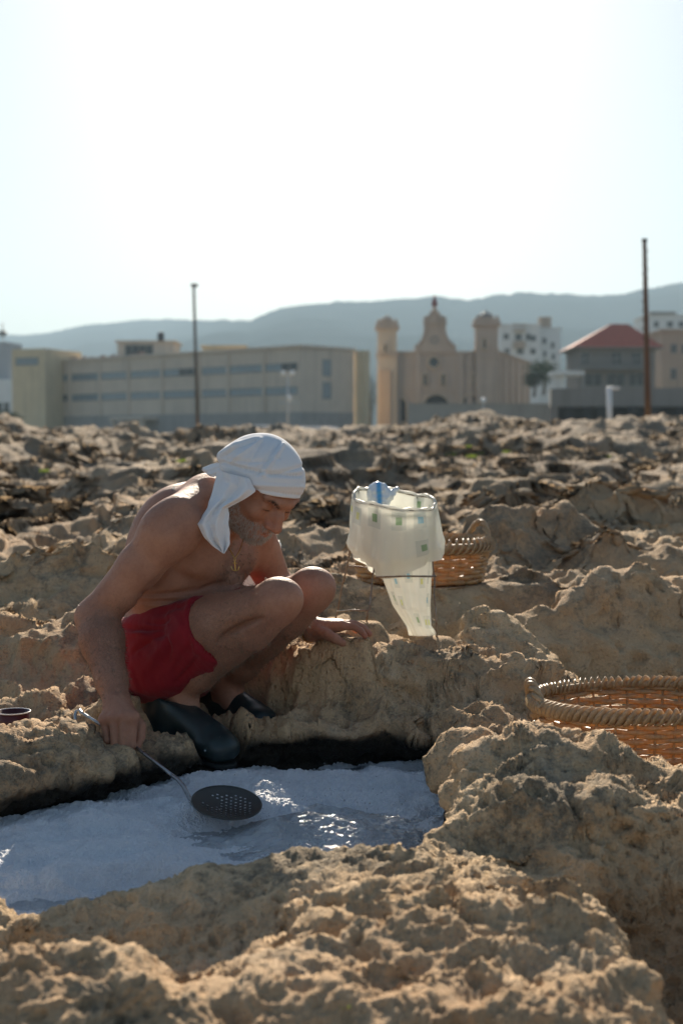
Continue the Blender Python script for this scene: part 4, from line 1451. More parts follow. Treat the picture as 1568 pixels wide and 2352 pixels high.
# ================================================================== skimmer
def build_skimmer():
    c = at(521, 1843, 3.085)
    root = empty('skimmer', c, 'long handled steel skimmer with a perforated round bowl held over the salt', 'skimmer')
    steel = NT('worn_steel')
    f = steel.noise(60, 4, .65)
    steel.bsdf(steel.mix(f, (.30, .30, .31), (.48, .48, .48)), steel.ramp(f, [(.3, .22), (.7, .42)]), steel.bump(steel.noise(300, 2), .05, .001), metallic=1.0)
    bowl_m = NT('shaded_bowl_steel')  # bowl faces away from the sun; that shade is darkened into its colour
    f = bowl_m.noise(35, 5, .65)
    bowl_m.bsdf(bowl_m.mix(f, (.055, .058, .055), (.12, .125, .115)), bowl_m.ramp(f, [(.3, .32), (.7, .6)]), bowl_m.bump(bowl_m.noise(200, 3), .08, .001), metallic=.7)
    # handle: hook, straight rod through the fist, neck
    A, B = GRIP_A, GRIP_B
    d = (B - A).normalized()
    h0 = at(182, 1634, 3.42)
    neck0 = at(408, 1790, 3.17)
    neck1 = at(432, 1826, 3.135)
    m = MB()
    m.tube([h0 + (A - h0) * .25, A, B, B + (neck0 - B) * .5, neck0], [.0042, .0042, .0042, .0042, .0042], 10)
    m.build('handle', steel.m, root, smooth=True)
    m = MB()
    m.tube([h0 + (A - h0) * .30, h0 + (A - h0) * .12, at(184, 1631, 3.425), at(176, 1634, 3.425), at(173, 1643, 3.42), at(174, 1656, 3.415), at(179, 1668, 3.41)], .0042, 10)
    m.build('hook', steel.m, root, smooth=True)
    m = MB()
    m.tube([neck0 - d * .02, neck0, at(422, 1806, 3.15), neck1, at(436, 1835, 3.125), at(452, 1846, 3.115), at(478, 1856, 3.105)], [.0046, .0050, .0056, .0056, .0050, .0046, .0030], 10, flat=.8)
    m.build('neck', steel.m, root, smooth=True)
    # bowl: shallow dished disc, tilted; real holes in rows
    ax1 = (at(594, 1876, 3.05) - at(436, 1820, 3.12)).normalized()
    # turned so that the disc is seen as a flat ellipse
    ax2 = Vector((.10, .92, .20)); ax2 = (ax2 - ax1 * ax2.dot(ax1)).normalized()
    n = ax1.cross(ax2).normalized()
    if n.z < 0: n = -n
    R = .0765
    holes = []
    k = 0
    for i in range(-5, 6):
        for j in range(-5, 6):
            x, y = i * .0118 + (.0059 if j % 2 else 0), j * .0105
            if math.hypot(x - .004, y) < R * .74 and not (x < -.022 and abs(y) < .012): holes.append((x, y))
    hr = .0023
    N = 150
    g = np.linspace(-R, R, N)
    X, Y = np.meshgrid(g, g, indexing='ij')
    rr = np.sqrt(X * X + Y * Y)
    ok = rr < R
    hx = np.array(holes)
    dmin = np.full(X.shape, 9.0)
    for a, b in hx: dmin = np.minimum(dmin, np.sqrt((X - a) ** 2 + (Y - b) ** 2))
    ok &= dmin > hr
    q = ok[:-1, :-1] & ok[1:, :-1] & ok[1:, 1:] & ok[:-1, 1:]
    Zd = -.013 * (1 - (rr / R) ** 2)
    P = np.array(c)[None, None] + X[..., None] * np.array(ax1) + Y[..., None] * np.array(ax2) + Zd[..., None] * np.array(n)
    idx = np.arange(N * N).reshape(N, N)
    Q = np.stack([idx[:-1, :-1], idx[1:, :-1], idx[1:, 1:], idx[:-1, 1:]], -1)[q]
    used = np.unique(Q); remap = np.full(N * N, -1); remap[used] = np.arange(len(used))
    o = mesh_np('bowl', P.reshape(-1, 3)[used], remap[Q], bowl_m.m, root)
    so = o.modifiers.new('sheet', 'SOLIDIFY'); so.thickness = .0016
    o['label'] = 'perforated round bowl of the skimmer'
    m = MB()
    m.tube([c + (ax1 * math.cos(a) + ax2 * math.sin(a)) * R for a in np.linspace(0, 2 * math.pi, 61)[:-1]], .0018, 6, closed=True)
    m.build('rim', bowl_m.m, root, smooth=True)
    return root

# ================================================================== salt and water of the pool
WATER_ZONES = [  # picture point on the water, half sizes in metres, strength
    (690, 1945, .36, .22, 1.0), (860, 1990, .22, .20, 1.0), (560, 1985, .20, .12, .9), (420, 2050, .22, .06, .9), (240, 2085, .28, .06, 1.0), (880, 1880, .16, .10, .75), (910, 1828, .09, .035, .8), (860, 1776, .30, .04, .8), (60, 2070, .2, .03, .8)]
SALT_HEAPS = [(150, 1935, .30, .09, .030, .5), (330, 1880, .34, .07, .028, .45), (470, 1900, .3, .07, .018, .4), (60, 1985, .3, .06, .020, .4), (250, 1990, .38, .07, .026, .45), (400, 2010, .3, .06, .018, .4),
              (560, 1800, .22, .07, .016, .1), (720, 1815, .34, .06, .020, .05), (880, 1800, .2, .05, .012, 0), (600, 1842, .09, .022, .022, .1), (120, 2045, .35, .05, .012, .3), (930, 1860, .1, .05, .012, 0), (430, 1830, .14, .05, .03, .3)]

def pool_grid(n, mx=0.0):
    xs = np.linspace(-1.35, .42, n); ys = np.linspace(2.35, 3.98, int(n * .95))
    X, Y = np.meshgrid(xs, ys, indexing='ij')
    X = X.astype(np.float32); Y = Y.astype(np.float32)
    d, gx, gy = poly_sdf(X, Y, POOL)
    keep = d < .19
    return X, Y, d, keep

def water_mask(X, Y):
    w = np.zeros(X.shape, np.float32)
    wx = X + .05 * perlin(X * 5, Y * 7, seed=81); wy = Y + .04 * perlin(X * 5, Y * 7, seed=82)
    for px, py, rx, ry, s in WATER_ZONES:
        c = onz(px, py, 0)
        q = np.sqrt(((wx - c.x) / rx) ** 2 + ((wy - c.y) / ry) ** 2)
        w = np.maximum(w, s * sstep(1.25, .55, q))
    return w

def grid_obj(name, X, Y, Z, keep, mat):
    n0, n1 = X.shape
    i = np.arange(n0 * n1).reshape(n0, n1)
    q = keep[:-1, :-1] & keep[1:, :-1] & keep[1:, 1:] & keep[:-1, 1:]
    Q = np.stack([i[:-1, :-1], i[1:, :-1], i[1:, 1:], i[:-1, 1:]], -1)[q]
    used = np.unique(Q); rm = np.full(n0 * n1, -1); rm[used] = np.arange(len(used))
    V = np.stack([X, Y, Z], -1).reshape(-1, 3)[used]
    return mesh_np(name, V, rm[Q], mat), used

def build_pool():
    n = 300 if DRAFT else 640
    X, Y, d, keep = pool_grid(n)
    wm = water_mask(X, Y)
    z = .010 + .006 * perlin(X * 6, Y * 9, seed=90)
    wx = X + .03 * perlin(X * 9, Y * 9, seed=83); wy = Y + .02 * perlin(X * 9, Y * 9, seed=84)
    for px, py, rx, ry, h, rot in SALT_HEAPS:
        c = onz(px, py, 0)
        dx, dy = wx - c.x, wy - c.y
        cs, sn = math.cos(rot), math.sin(rot)
        u, v = (dx * cs + dy * sn) / rx, (-dx * sn + dy * cs) / ry
        z += h * np.exp(-(u * u + v * v) * 1.2)
    z -= wm * .022
    lumps = perlin(X * 8 + .8 * perlin(X * 5, Y * 5, seed=87), Y * 13, seed=88)
    z += .012 * np.tanh(2.2 * lumps) * (1 - .5 * wm)
    r1 = 1 - np.abs(perlin(X * 16, Y * 20, seed=91)) * 1.6
    z += .009 * (r1 - .5)
    wl = worley(X * 45, Y * 45, np.zeros_like(X), 3)
    z += .0050 * (1 - wl) * (1 - .6 * wm)
    wl = worley(X * 110, Y * 110, np.zeros_like(X), 4)
    z += .0050 * (1 - wl)
    z += .0036 * perlin(X * 210, Y * 210, seed=92)
    t = NT('salt_crust')
    f = t.noise(140, 4, .7)
    c = t.mix(f, (.70, .73, .77), (.90, .91, .92))
    grey = t.ramp(t.noise(11, 5, .6), [(.33, .18), (.5, 0.0)])
    c = t.mix(grey, c, (.42, .47, .53))
    vor = t.voro(330)
    h = t.math('ADD', t.math('MULTIPLY', f, .6), t.math('MULTIPLY', vor, .7))
    t.bsdf(c, t.ramp(t.noise(600, 2), [(.4, .75), (.7, .35)]), t.bump(h, .8, .006), spec=.5, Subsurface_Weight=.15, Subsurface_Radius=(.02, .02, .025), Subsurface_Scale=.3)
    o, _ = grid_obj('salt_crust', X, Y, z, keep, t.m)
    tag(o, kind='structure')
    # water film with the swell made by the skimmer
    n = 320 if DRAFT else 760
    X, Y, d, keep = pool_grid(n)
    wm = water_mask(X, Y)
    zw = np.full(X.shape, -.001, np.float32)
    def swell(px, py, rx, ry, h, rot=0, p=1.0):
        c = onz(px, py, 0)
        dx, dy = X - c.x + .02 * perlin(X * 12, Y * 12, seed=99), Y - c.y
        cs, sn = math.cos(rot), math.sin(rot)
        u, v = (dx * cs + dy * sn) / rx, (-dx * sn + dy * cs) / ry
        return h * np.exp(-(u * u + v * v) ** p)
    zw += swell(715, 1925, .12, .09, .050, -.2) + swell(730, 1880, .05, .035, .022, .4) + swell(590, 1935, .09, .05, .010, .2) + swell(850, 1900, .07, .05, .022) + swell(870, 1950, .10, .08, .018) + swell(800, 1882, .06, .02, .018)
    amp = .3 + 1.0 * np.clip(swell(740, 1950, .34, .22, 1.0) + swell(880, 1990, .2, .2, .8), 0, 1)
    zw += amp * (.0075 * perlin(X * 11, Y * 14, seed=93) + .0050 * (1 - 2 * np.abs(perlin(X * 22, Y * 30, seed=94))) + .0032 * (1 - 2 * np.abs(perlin(X * 48, Y * 66, seed=95))) + .0016 * perlin(X * 110, Y * 150, seed=96) + .0005 * perlin(X * 240, Y * 300, seed=97))
    t = NT('pool_water')
    gl = t.n('ShaderNodeBsdfGlossy'); gl.inputs['Roughness'].default_value = .09
    tr = t.n('ShaderNodeBsdfTransparent'); tr.inputs['Color'].default_value = (.97, .985, .99, 1)
    fr = t.n('ShaderNodeFresnel'); fr.inputs['IOR'].default_value = 1.36
    nrm = t.bump(t.noise(200, 4, .65), .5, .004)
    t.l(nrm, gl.inputs['Normal']); t.l(nrm, fr.inputs['Normal'])
    df = t.n('ShaderNodeBsdfDiffuse'); df.inputs['Color'].default_value = (.80, .84, .86, 1)      # brine clouded with loose salt
    mk = t.n('ShaderNodeMixShader'); t.l(t.ramp(t.noise(9, 4, .6), [(.35, .12), (.65, .48)]), mk.inputs[0]); t.l(tr.outputs[0], mk.inputs[1]); t.l(df.outputs[0], mk.inputs[2])
    mx = t.n('ShaderNodeMixShader')
    t.l(fr.outputs[0], mx.inputs[0]); t.l(mk.outputs[0], mx.inputs[1]); t.l(gl.outputs[0], mx.inputs[2])
    t.l(mx.outputs[0], t.out.inputs['Surface'])
    o, _ = grid_obj('water', X, Y, zw, keep, t.m)
    tag(o, kind='structure')
    # drops thrown up by the skimmer
    rng = np.random.default_rng(21)
    m = MB()
    for k in range(130):
        px = rng.normal(735, 110); py = rng.normal(1885, 45)
        c = onz(min(px, 930), py + 30, 0); h = abs(rng.normal(0, .045)) + .008
        if k % 16 == 0: c = onz(rng.uniform(430, 900), 1830, 0); h = rng.uniform(.03, .16)
        r = rng.uniform(.0006, .0017) * (1.5 if k % 9 == 0 else 1)
        m.lathe(c + Vector((0, 0, h)), [(r * math.sin(a), -r * math.cos(a)) for a in (.05, .8, 1.57, 2.3, 3.09)], 6)
    o = m.build('water_drops', t.m, smooth=True)
    tag(o, kind='stuff')

SKIMMER = build_skimmer()
build_pool()
# ================================================================== baskets
def reed_mat(name, a, b, glow):
    t = NT(name)
    f = t.noise(22, 4, .6); g = t.noise(160, 3, .6)
    c = t.mix(f, a, b)
    c = t.mix(t.ramp(g, [(.35, .5), (.6, 0.0)]), c, [x * .45 for x in a])
    d = t.n('ShaderNodeBsdfPrincipled'); t.l(c, d.inputs['Base Color'])
    d.inputs['Roughness'].default_value = .42
    t.l(t.bump(g, .25, .002), d.inputs['Normal'])
    tr = t.n('ShaderNodeBsdfTranslucent'); tr.inputs['Color'].default_value = (*glow, 1)
    mx = t.n('ShaderNodeMixShader'); mx.inputs[0].default_value = .28
    t.l(d.outputs[0], mx.inputs[1]); t.l(tr.outputs[0], mx.inputs[2])
    t.l(mx.outputs[0], t.out.inputs['Surface'])
    return t.m

def build_basket(loc, rx, ry, h, rows, label, handle_side, turn=0.0, rim_r=.015, tilt=0.0, seed=1, hh=.05, ha=None):
    rng = random.Random(seed)
    root = empty('wicker_basket', loc, label, 'basket', 'wicker baskets on the rocks')
    body_m = reed_mat('reed', (.48, .31, .15), (.66, .48, .26), (.85, .48, .18))
    rim_m = reed_mat('pale_reed', (.46, .34, .19), (.66, .53, .34), (.75, .45, .18))
    ct, st = math.cos(turn), math.sin(turn)
    def pt(a, r, z):          # point at angle a on the oval grown by r, height z
        tap = 1 - .10 * (1 - z / h)
        x, y = (rx * tap + r) * math.cos(a), (ry * tap + r) * math.sin(a)
        return Vector(loc) + Vector((x * ct - y * st, x * st + y * ct, z + tilt * x))
    per = math.pi * (3 * (rx + ry) - math.sqrt((3 * rx + ry) * (rx + 3 * ry)))
    ns = int(per / .040); ns += 1 - ns % 2                       # odd number of stakes
    sp = h / rows
    hz = [.006 + sp * (i + .5) for i in range(rows)]
    top = h
    # upright stakes
    m0 = None
    for k in range(ns):
        a = 2 * math.pi * k / ns
        m = MB(); m.tube([pt(a, 0, z) for z in np.linspace(0, top, 5)], .0034, 5)
        m.build('stake', body_m, root, smooth=True)
    # horizontal strands weaving in and out
    for i, z in enumerate(hz):
        n = ns * 6
        pts = []
        ph = rng.uniform(-.3, .3)
        for k in range(n):
            a = 2 * math.pi * k / n
            w = math.cos(math.pi * k / 6 + math.pi * i) * .0060
            zz = z + .0020 * math.sin(a * 3 + ph * 9 + i) + .0012 * math.sin(a * 11 + i * 2)
            pts.append(pt(a, w, zz))
        rr = sp * .57 * rng.uniform(.85, 1.02)
        m = MB(); m.tube(pts, [rr * (1 + .12 * math.sin(k * .9 + i * 3)) for k in range(n)], 6, closed=True)
        m.build('woven_strand', body_m, root, smooth=True)
    # base
    m = MB()
    m.prism([pt(2 * math.pi * k / 40, -.006, .003) for k in range(40)], Vector((0, 0, .006)))
    m.build('base', body_m, root)
    # rim: a core with slanting reeds bound round it
    m = MB(); m.tube([pt(2 * math.pi * k / 96, .001, top + rim_r * .7) for k in range(96)], rim_r * .72, 8, closed=True)
    rim = m.build('rim', rim_m, root, smooth=True)
    nw = int(per / (rim_r * 1.22))
    for k in range(nw):
        a0 = 2 * math.pi * k / nw
        da = 2 * math.pi / nw * (2.6 + rng.uniform(-.2, .2))
        pts = []
        for j in range(9):
            q = j / 8
            ang = -1.9 + 5.4 * q
            a = a0 + da * q
            c = pt(a, 0, top + rim_r * .62)
            out = (pt(a, .1, top) - pt(a, 0, top)).normalized()
            lift = rim_r * (1.02 + .08 * rng.uniform(-1, 1))
            pts.append(c + out * (math.cos(ang) * lift * .92) + Vector((0, 0, math.sin(ang) * lift * 1.15)))
        ww = per / nw * .56 * rng.uniform(.9, 1.08)
        m = MB(); m.tube(pts, [ww * .5] + [ww] * 7 + [ww * .5], 6, flat=.34)
        m.build('rim_reed', rim_m, rim, smooth=True)
    # loop handle: three reeds twisted round one another
    a0 = (math.pi if handle_side < 0 else 0.0) if ha is None else ha
    spread = .33
    m = MB()
    for s in range(3):
        pts = []
        for j in range(41):
            q = j / 40
            a = a0 + spread * (2 * q - 1)
            base = pt(a, .004, top + rim_r * .6)
            z = math.sin(math.pi * q) ** .8 * hh
            w = q * 15 + s * 2 * math.pi / 3
            out = (pt(a, .1, top) - pt(a, 0, top)).normalized()
            pts.append(base + Vector((0, 0, z + math.sin(w) * .0065)) + out * (math.cos(w) * .0065 + .004))
        m.tube(pts, .0064, 6)
    m.build('handle', rim_m, root, smooth=True)
    return root

build_basket(((1486 - 784) / F * 3.32, 3.32, .112), .262, .215, .125, 11, 'shallow oval wicker basket with a pale braided rim behind the pitted boulder', -1, turn=.05, tilt=.02, rim_r=.0128, seed=2)
build_basket(((966 - 784) / F * 4.95, 4.95, .361), .232, .19, .118, 8, 'wicker basket with a loop handle standing behind the wire stand', 1, turn=-.04, rim_r=.019, seed=5, hh=.075, ha=.5)

# ================================================================== wire stand with the draining bag
def plastic_print_mat():
    t = NT('printed_plastic')
    uv = t.n('ShaderNodeUVMap').outputs[0]
    mp = t.n('ShaderNodeMapping'); t.l(uv, mp.inputs[0]); mp.inputs['Scale'].default_value = (15.0, 15.0, 1)
    sep = t.n('ShaderNodeSeparateXYZ'); t.l(mp.outputs[0], sep.inputs[0])
    fl = t.n('ShaderNodeVectorMath', operation='FLOOR'); t.l(mp.outputs[0], fl.inputs[0])
    wn = t.n('ShaderNodeTexWhiteNoise', noise_dimensions='3D'); t.l(fl.outputs[0], wn.inputs['Vector'])
    fr = t.n('ShaderNodeVectorMath', operation='FRACTION'); t.l(mp.outputs[0], fr.inputs[0])
    jit = t.n('ShaderNodeVectorMath', operation='MULTIPLY_ADD'); t.l(wn.outputs['Color'], jit.inputs[0]); jit.inputs[1].default_value = (.3, .3, 0); jit.inputs[2].default_value = (-.15, -.15, 0)
    ctr = t.n('ShaderNodeVectorMath', operation='SUBTRACT'); t.l(fr.outputs[0], ctr.inputs[0]); ctr.inputs[1].default_value = (.5, .5, 0)
    off = t.n('ShaderNodeVectorMath', operation='ADD'); t.l(ctr.outputs[0], off.inputs[0]); t.l(jit.outputs[0], off.inputs[1])
    ab = t.n('ShaderNodeVectorMath', operation='ABSOLUTE'); t.l(off.outputs[0], ab.inputs[0])
    s2 = t.n('ShaderNodeSeparateXYZ'); t.l(ab.outputs[0], s2.inputs[0])
    mxx = t.math('MAXIMUM', s2.outputs[0], s2.outputs[1])
    present = t.math('GREATER_THAN', wn.outputs['Value'], .38)
    big = t.math('MULTIPLY', t.math('LESS_THAN', mxx, .30), present)
    small = t.math('MULTIPLY', t.math('LESS_THAN', mxx, .125), present)
    hue = t.ramp(wn.outputs['Value'], [(.38, (.62, .62, .08)), (.55, (.10, .28, .07)), (.72, (.12, .42, .62)), (.86, (.60, .66, .10))], 'CONSTANT')
    base = t.mix(t.noise(14, 3), (.80, .80, .73), (.88, .88, .82))
    c = t.mix(t.math('MULTIPLY', big, .5), base, (.50, .54, .52))
    c = t.mix(t.math('MULTIPLY', small, .72), c, hue)
    d = t.n('ShaderNodeBsdfPrincipled'); t.l(c, d.inputs['Base Color']); d.inputs['Roughness'].default_value = .32
    t.l(t.bump(t.noise(55, 4, .6), .25, .006), d.inputs['Normal'])
    tr = t.n('ShaderNodeBsdfTranslucent'); t.l(c, tr.inputs['Color'])
    tp_ = t.n('ShaderNodeBsdfTransparent')
    m1 = t.n('ShaderNodeMixShader'); m1.inputs[0].default_value = .62
    t.l(d.outputs[0], m1.inputs[1]); t.l(tr.outputs[0], m1.inputs[2])
    m2 = t.n('ShaderNodeMixShader'); m2.inputs[0].default_value = .07
    t.l(m1.outputs[0], m2.inputs[1]); t.l(tp_.outputs[0], m2.inputs[2])
    t.l(m2.outputs[0], t.out.inputs['Surface'])
    return t.m

def set_uv(o, uv):
    l = o.data.uv_layers.new(name='UVMap')
    vi = np.zeros(len(o.data.loops), np.int32); o.data.loops.foreach_get('vertex_index', vi)
    l.data.foreach_set('uv', np.asarray(uv, np.float32)[vi].ravel())

def build_stand():
    C0 = at(905, 1148, 4.2)
    root = empty('wire_stand', at(900, 1440, 4.2), 'rusty wire stand with a ring top and bent legs', 'stand')
    wire = NT('rusty_wire')
    f = wire.noise(50, 4, .7)
    wire.bsdf(wire.mix(wire.ramp(f, [(.42, 0), (.6, 1)]), (.27, .24, .20), (.22, .14, .08)), wire.ramp(f, [(.3, .3), (.7, .6)]), metallic=.6)
    # ring: slightly bent hoop, tilted to the viewer
    ax = (at(998, 1155, 4.19) - at(813, 1136, 4.21)) / 2
    ay = Vector((0, .118, .024))
    def ring(a, k=1.0): return C0 + ax * math.cos(a) * k + ay * math.sin(a) * k + Vector((0, 0, .004 * math.sin(3 * a + .5) + .003 * math.sin(5 * a)))
    m = MB(); m.tube([ring(2 * math.pi * i / 48) for i in range(48)], .0032, 6, closed=True)
    m.build('ring', wire.m, root, smooth=True)
    legs = [(ring(-2.05), at(862, 1290, 4.125), at(846, 1400, 4.06), at(840, 1428, 4.06)), (ring(2.7), at(804, 1276, 4.29), at(778, 1390, 4.32), at(768, 1426, 4.33)),
            (ring(-.35), at(995, 1300, 4.14), at(1001, 1400, 4.08), at(1003, 1465, 4.08)), (ring(.9), at(990, 1300, 4.33), at(986, 1390, 4.35), at(985, 1434, 4.36))]
    for l in legs:
        pts = []
        for i in range(3):
            for q in (0, .33, .66): pts.append(l[i] + (l[i + 1] - l[i]) * q + Vector((RNG.normal(0, .002), RNG.normal(0, .002), 0)))
        pts.append(l[3] - Vector((0, 0, .012)))
        m = MB(); m.tube(pts, .0028, 6); m.build('leg', wire.m, root, smooth=True)
    def bar(p, q):
        m = MB(); m.tube([p, p + (q - p) * .5 + Vector((0, 0, .002)), q], .0030, 6); m.build('cross_bar', wire.m, root, smooth=True)
    bar(at(863, 1326, 4.078), at(1002, 1324, 4.094)); bar(at(774, 1404, 4.325), at(846, 1402, 4.06)); bar(at(800, 1300, 4.295), at(992, 1320, 4.335)); bar(at(1000, 1324, 4.09), at(990, 1322, 4.335))
    # the bag: turned down over the ring outside, hanging as a narrowing sleeve inside
    pm = plastic_print_mat()
    na = 96
    aa = np.linspace(0, 2 * np.pi, na + 1)
    bag = empty('draining_bag', C0 - Vector((0, 0, .2)), 'translucent printed plastic bag draped over the ring of the wire stand', 'bag')
    def sheet(name, rows):
        P = np.array(rows); nr = len(rows)
        i = np.arange(nr * (na + 1)).reshape(nr, na + 1)
        Q = np.stack([i[:-1, :-1], i[:-1, 1:], i[1:, 1:], i[1:, :-1]], -1).reshape(-1, 4)
        o = mesh_np(name, P.reshape(-1, 3), Q, pm, bag)
        length = np.concatenate([[0], np.cumsum(np.linalg.norm(np.diff(P[:, 0], axis=0), axis=1))])
        uv = np.stack(np.broadcast_arrays(aa[None] * .118, length[:, None]), -1).reshape(-1, 2)
        set_uv(o, uv)
        return o
    rows = []
    nr = 34
    for j in range(nr):
        q = j / (nr - 1)
        row = []
        for a in aa:
            p = np.array(ring(a, 1.02))
            dep = .150 + .045 * math.cos(a + 2.0) + .012 * math.sin(3 * a + 1)
            out = np.array((ax * math.cos(a) + ay * math.sin(a)).normalized()); out[2] = 0
            flare = (.004 + .016 * q ** 1.5 + .012 * max(0, math.cos(a)) * sstep(.6, 1, q) + .010 * math.sin(7 * a + 3 * q) * q + .006 * math.sin(13 * a + 1) * q ** .5)
            tuck = -.030 * sstep(.72, 1.0, q) * (1 - .6 * max(0, math.cos(a)))
            row.append(p + out * (flare + tuck) - np.array([0, 0, dep * q - .004 * math.sin(math.pi * min(1, q * 8))]))
        rows.append(row)
    sheet('turned_down_cuff', rows)
    m = MB(); m.tube([ring(2 * math.pi * i / 72, 1.0 + .012 * math.sin(i * 1.7)) + Vector((0, 0, .003 + .002 * math.sin(i * 1.1))) for i in range(72)], .0052, 6, closed=True)
    m.build('rolled_edge', pm, bag, smooth=True)
    # sleeve
    keys = [(0.0, C0.x, .112, .112), (.10, C0.x + .006, .105, .100), (.19, 0, .078, .070), (.24, 0, .068, .050), (.32, 0, .052, .040), (.375, 0, .034, .020), (.405, 0, .038, .010)]
    cen = [at(905, 1148, 4.2), at(912, 1225, 4.2), at(931, 1300, 4.19), at(934, 1330, 4.18), at(945, 1390, 4.16), at(962, 1437, 4.15), at(974, 1460, 4.15)]
    rows = []
    nr = 60
    for j in range(nr):
        q = j / (nr - 1) * (len(keys) - 1); k = min(int(q), len(keys) - 2); w = q - k
        c = cen[k] * (1 - w) + cen[k + 1] * w
        if k == 0: pass
        rx_ = keys[k][2] * (1 - w) + keys[k + 1][2] * w; ry_ = keys[k][3] * (1 - w) + keys[k + 1][3] * w
        f = j / (nr - 1)
        row = []
        for a in aa:
            r = 1 + f * (.10 * math.sin(6 * a + 2 * f) + .07 * math.sin(11 * a + 5 * f)) + .05 * math.sin(9 * a) * f
            if j < 3: p = np.array(ring(a, 1.0 - .02 * j)) - np.array([0, 0, .012 * j])
            else: p = np.array([c.x + rx_ * r * math.cos(a), c.y + ry_ * r * math.sin(a), c.z])
            row.append(p)
        rows.append(row)
    sheet('hanging_sleeve', rows)
    # blue and white bag knotted and stuffed behind the rim
    S = SDF([*(at(870, 1128, 4.3) - Vector((.07, .06, .06)))], [*(at(870, 1128, 4.3) + Vector((.09, .06, .06)))], .0025)
    c = at(869, 1126, 4.30)
    S.ell(c, (.028, .024, .024), None, .01).ell(c + Vector((-.012, 0, -.012)), (.022, .022, .024), None, .01).ell(c + Vector((.020, 0, -.016)), (.020, .018, .018), None, .01)
    S.cone(c + Vector((.036, 0, -.016)), c + Vector((.055, .0, .004)), .010, .006, .01)
    S.ell(c + Vector((0, 0, -.035)), (.035, .022, .028), None, .01)
    V, Q = S.mesh(0); N = vnormals(V, Q)
    V = V + N * (.004 * (1 - 2 * np.abs(perlin(V[:, 0] * 55, V[:, 1] * 55, V[:, 2] * 55, seed=4))))[:, None]
    t = NT('blue_white_plastic')
    st = t.n('ShaderNodeSeparateXYZ'); t.l(t.geo(), st.inputs[0])
    mk = t.ramp(t.math('ABSOLUTE', t.math('SUBTRACT', t.math('ADD', st.outputs[0], t.math('MULTIPLY', t.noise(20, 2), .012)), c.x + .008)), [(.0065, 1.0), (.009, 0.0)])
    t.bsdf(t.mix(mk, (.74, .78, .82), (.10, .38, .70)), .3)
    o = mesh_np('plastic_bag', V - np.array(c), Q, t.m); o.location = c
    tag(o, 'small crumpled blue and white plastic bag tucked behind the ring of the stand', 'plastic bag')

build_stand()

# ================================================================== small things on the rocks
def stone(px, py, Y, size, label, mat, seed, flat=.6, rot=0.0):
    c = at(px, py, Y)
    S = SDF([*(c - Vector([s * 1.5 for s in size]))], [*(c + Vector([s * 1.5 for s in size]))], max(size) / 14)
    R = Matrix.Rotation(rot, 3, 'Z')
    A = (R @ Vector((1, 0, 0)), R @ Vector((0, 1, 0)), Vector((0, 0, 1)))
    S.ell(c, size, A, .01)
    S.ell(c + A[0] * size[0] * .4 + A[2] * size[2] * .1, [s * .75 for s in size], A, .01)
    V, Q = S.mesh(0); N = vnormals(V, Q)
    s = max(size)
    V = V + N * (s * .22 * perlin(V[:, 0] / s * 1.1, V[:, 1] / s * 1.1, V[:, 2] / s * 1.1, seed=seed) + s * .07 * (1 - 2 * np.abs(perlin(V[:, 0] / s * 4, V[:, 1] / s * 4, V[:, 2] / s * 4, seed=seed + 1))))[:, None]
    o = mesh_np('stone', V - np.array(c), Q, mat); o.location = c
    tag(o, label, 'stone')

_pale = simple_mat('pale_stone', (.55, .50, .44), .9, var=.25, scale=40, bump=.5)
_grey = simple_mat('grey_stone', (.30, .27, .24), .9, var=.3, scale=40, bump=.5)
stone(896, 1506, 3.93, (.036, .024, .013), 'flat whitish stone lying just right of the left hand', _pale, 1)
stone(575, 2306, 1.84, (.024, .018, .010), 'smooth pale pebble on the near rock slab', _pale, 6)

def build_cement():
    pts = [(1028, 1656, 3.74), (1060, 1664, 3.66), (1100, 1672, 3.58), (1150, 1690, 3.50), (1200, 1702, 3.44), (1260, 1712, 3.36), (1330, 1728, 3.26)]
    S = SDF((.20, 3.05, .02), (.66, 3.9, .32), .005)
    for a, b in zip(pts[:-1], pts[1:]):
        p, q = at(*a) - Vector((0, 0, .028)), at(*b) - Vector((0, 0, .028))
        S.cone(p, q, .028, .028, .02)
        S.cone(p + Vector((.02, .03, -.01)), q + Vector((.02, .03, -.01)), .03, .03, .02)
        S.cone(p + Vector((.0, .01, -.045)), q + Vector((.0, .01, -.045)), .026, .026, .02)
    V, Q = S.mesh(1); N = vnormals(V, Q)
    V = V + N * (.006 * perlin(V[:, 0] * 18, V[:, 1] * 18, V[:, 2] * 18, seed=4) + .003 * perlin(V[:, 0] * 60, V[:, 1] * 60, V[:, 2] * 60, seed=5))[:, None]
    t = NT('grey_cement'); f = t.noise(18, 5, .65)
    t.bsdf(t.mix(f, (.17, .175, .17), (.36, .36, .34)), .8, t.bump(t.noise(90, 5, .7), .4, .006))
    o = mesh_np('cement_lip', V, Q, t.m)
    tag(o, 'smooth grey cement lip along the back of the pool beside the basket', 'cement edge')
build_cement()

def build_tub():
    c = at(31, 1634, 3.62); h = .055
    root = empty('cup', c - Vector((0, 0, h)), 'dark red plastic cup with a pale rim among the rocks at the left', 'cup')
    m = MB(); m.lathe(c - Vector((0, 0, h)), [(.034, 0), (.043, h), (.041, h), (.032, .004)], 28)
    m.build('body', simple_mat('dark_red_plastic', (.07, .014, .016), .35), root, smooth=True)
    m = MB(); m.tube([c + Vector((.0435 * math.cos(a), .0435 * math.sin(a), 0)) for a in np.linspace(0, 2 * math.pi, 41)[:-1]], .0016, 6, closed=True)
    m.build('rim', simple_mat('pale_plastic_rim', (.72, .70, .68), .4), root, smooth=True)
build_tub()

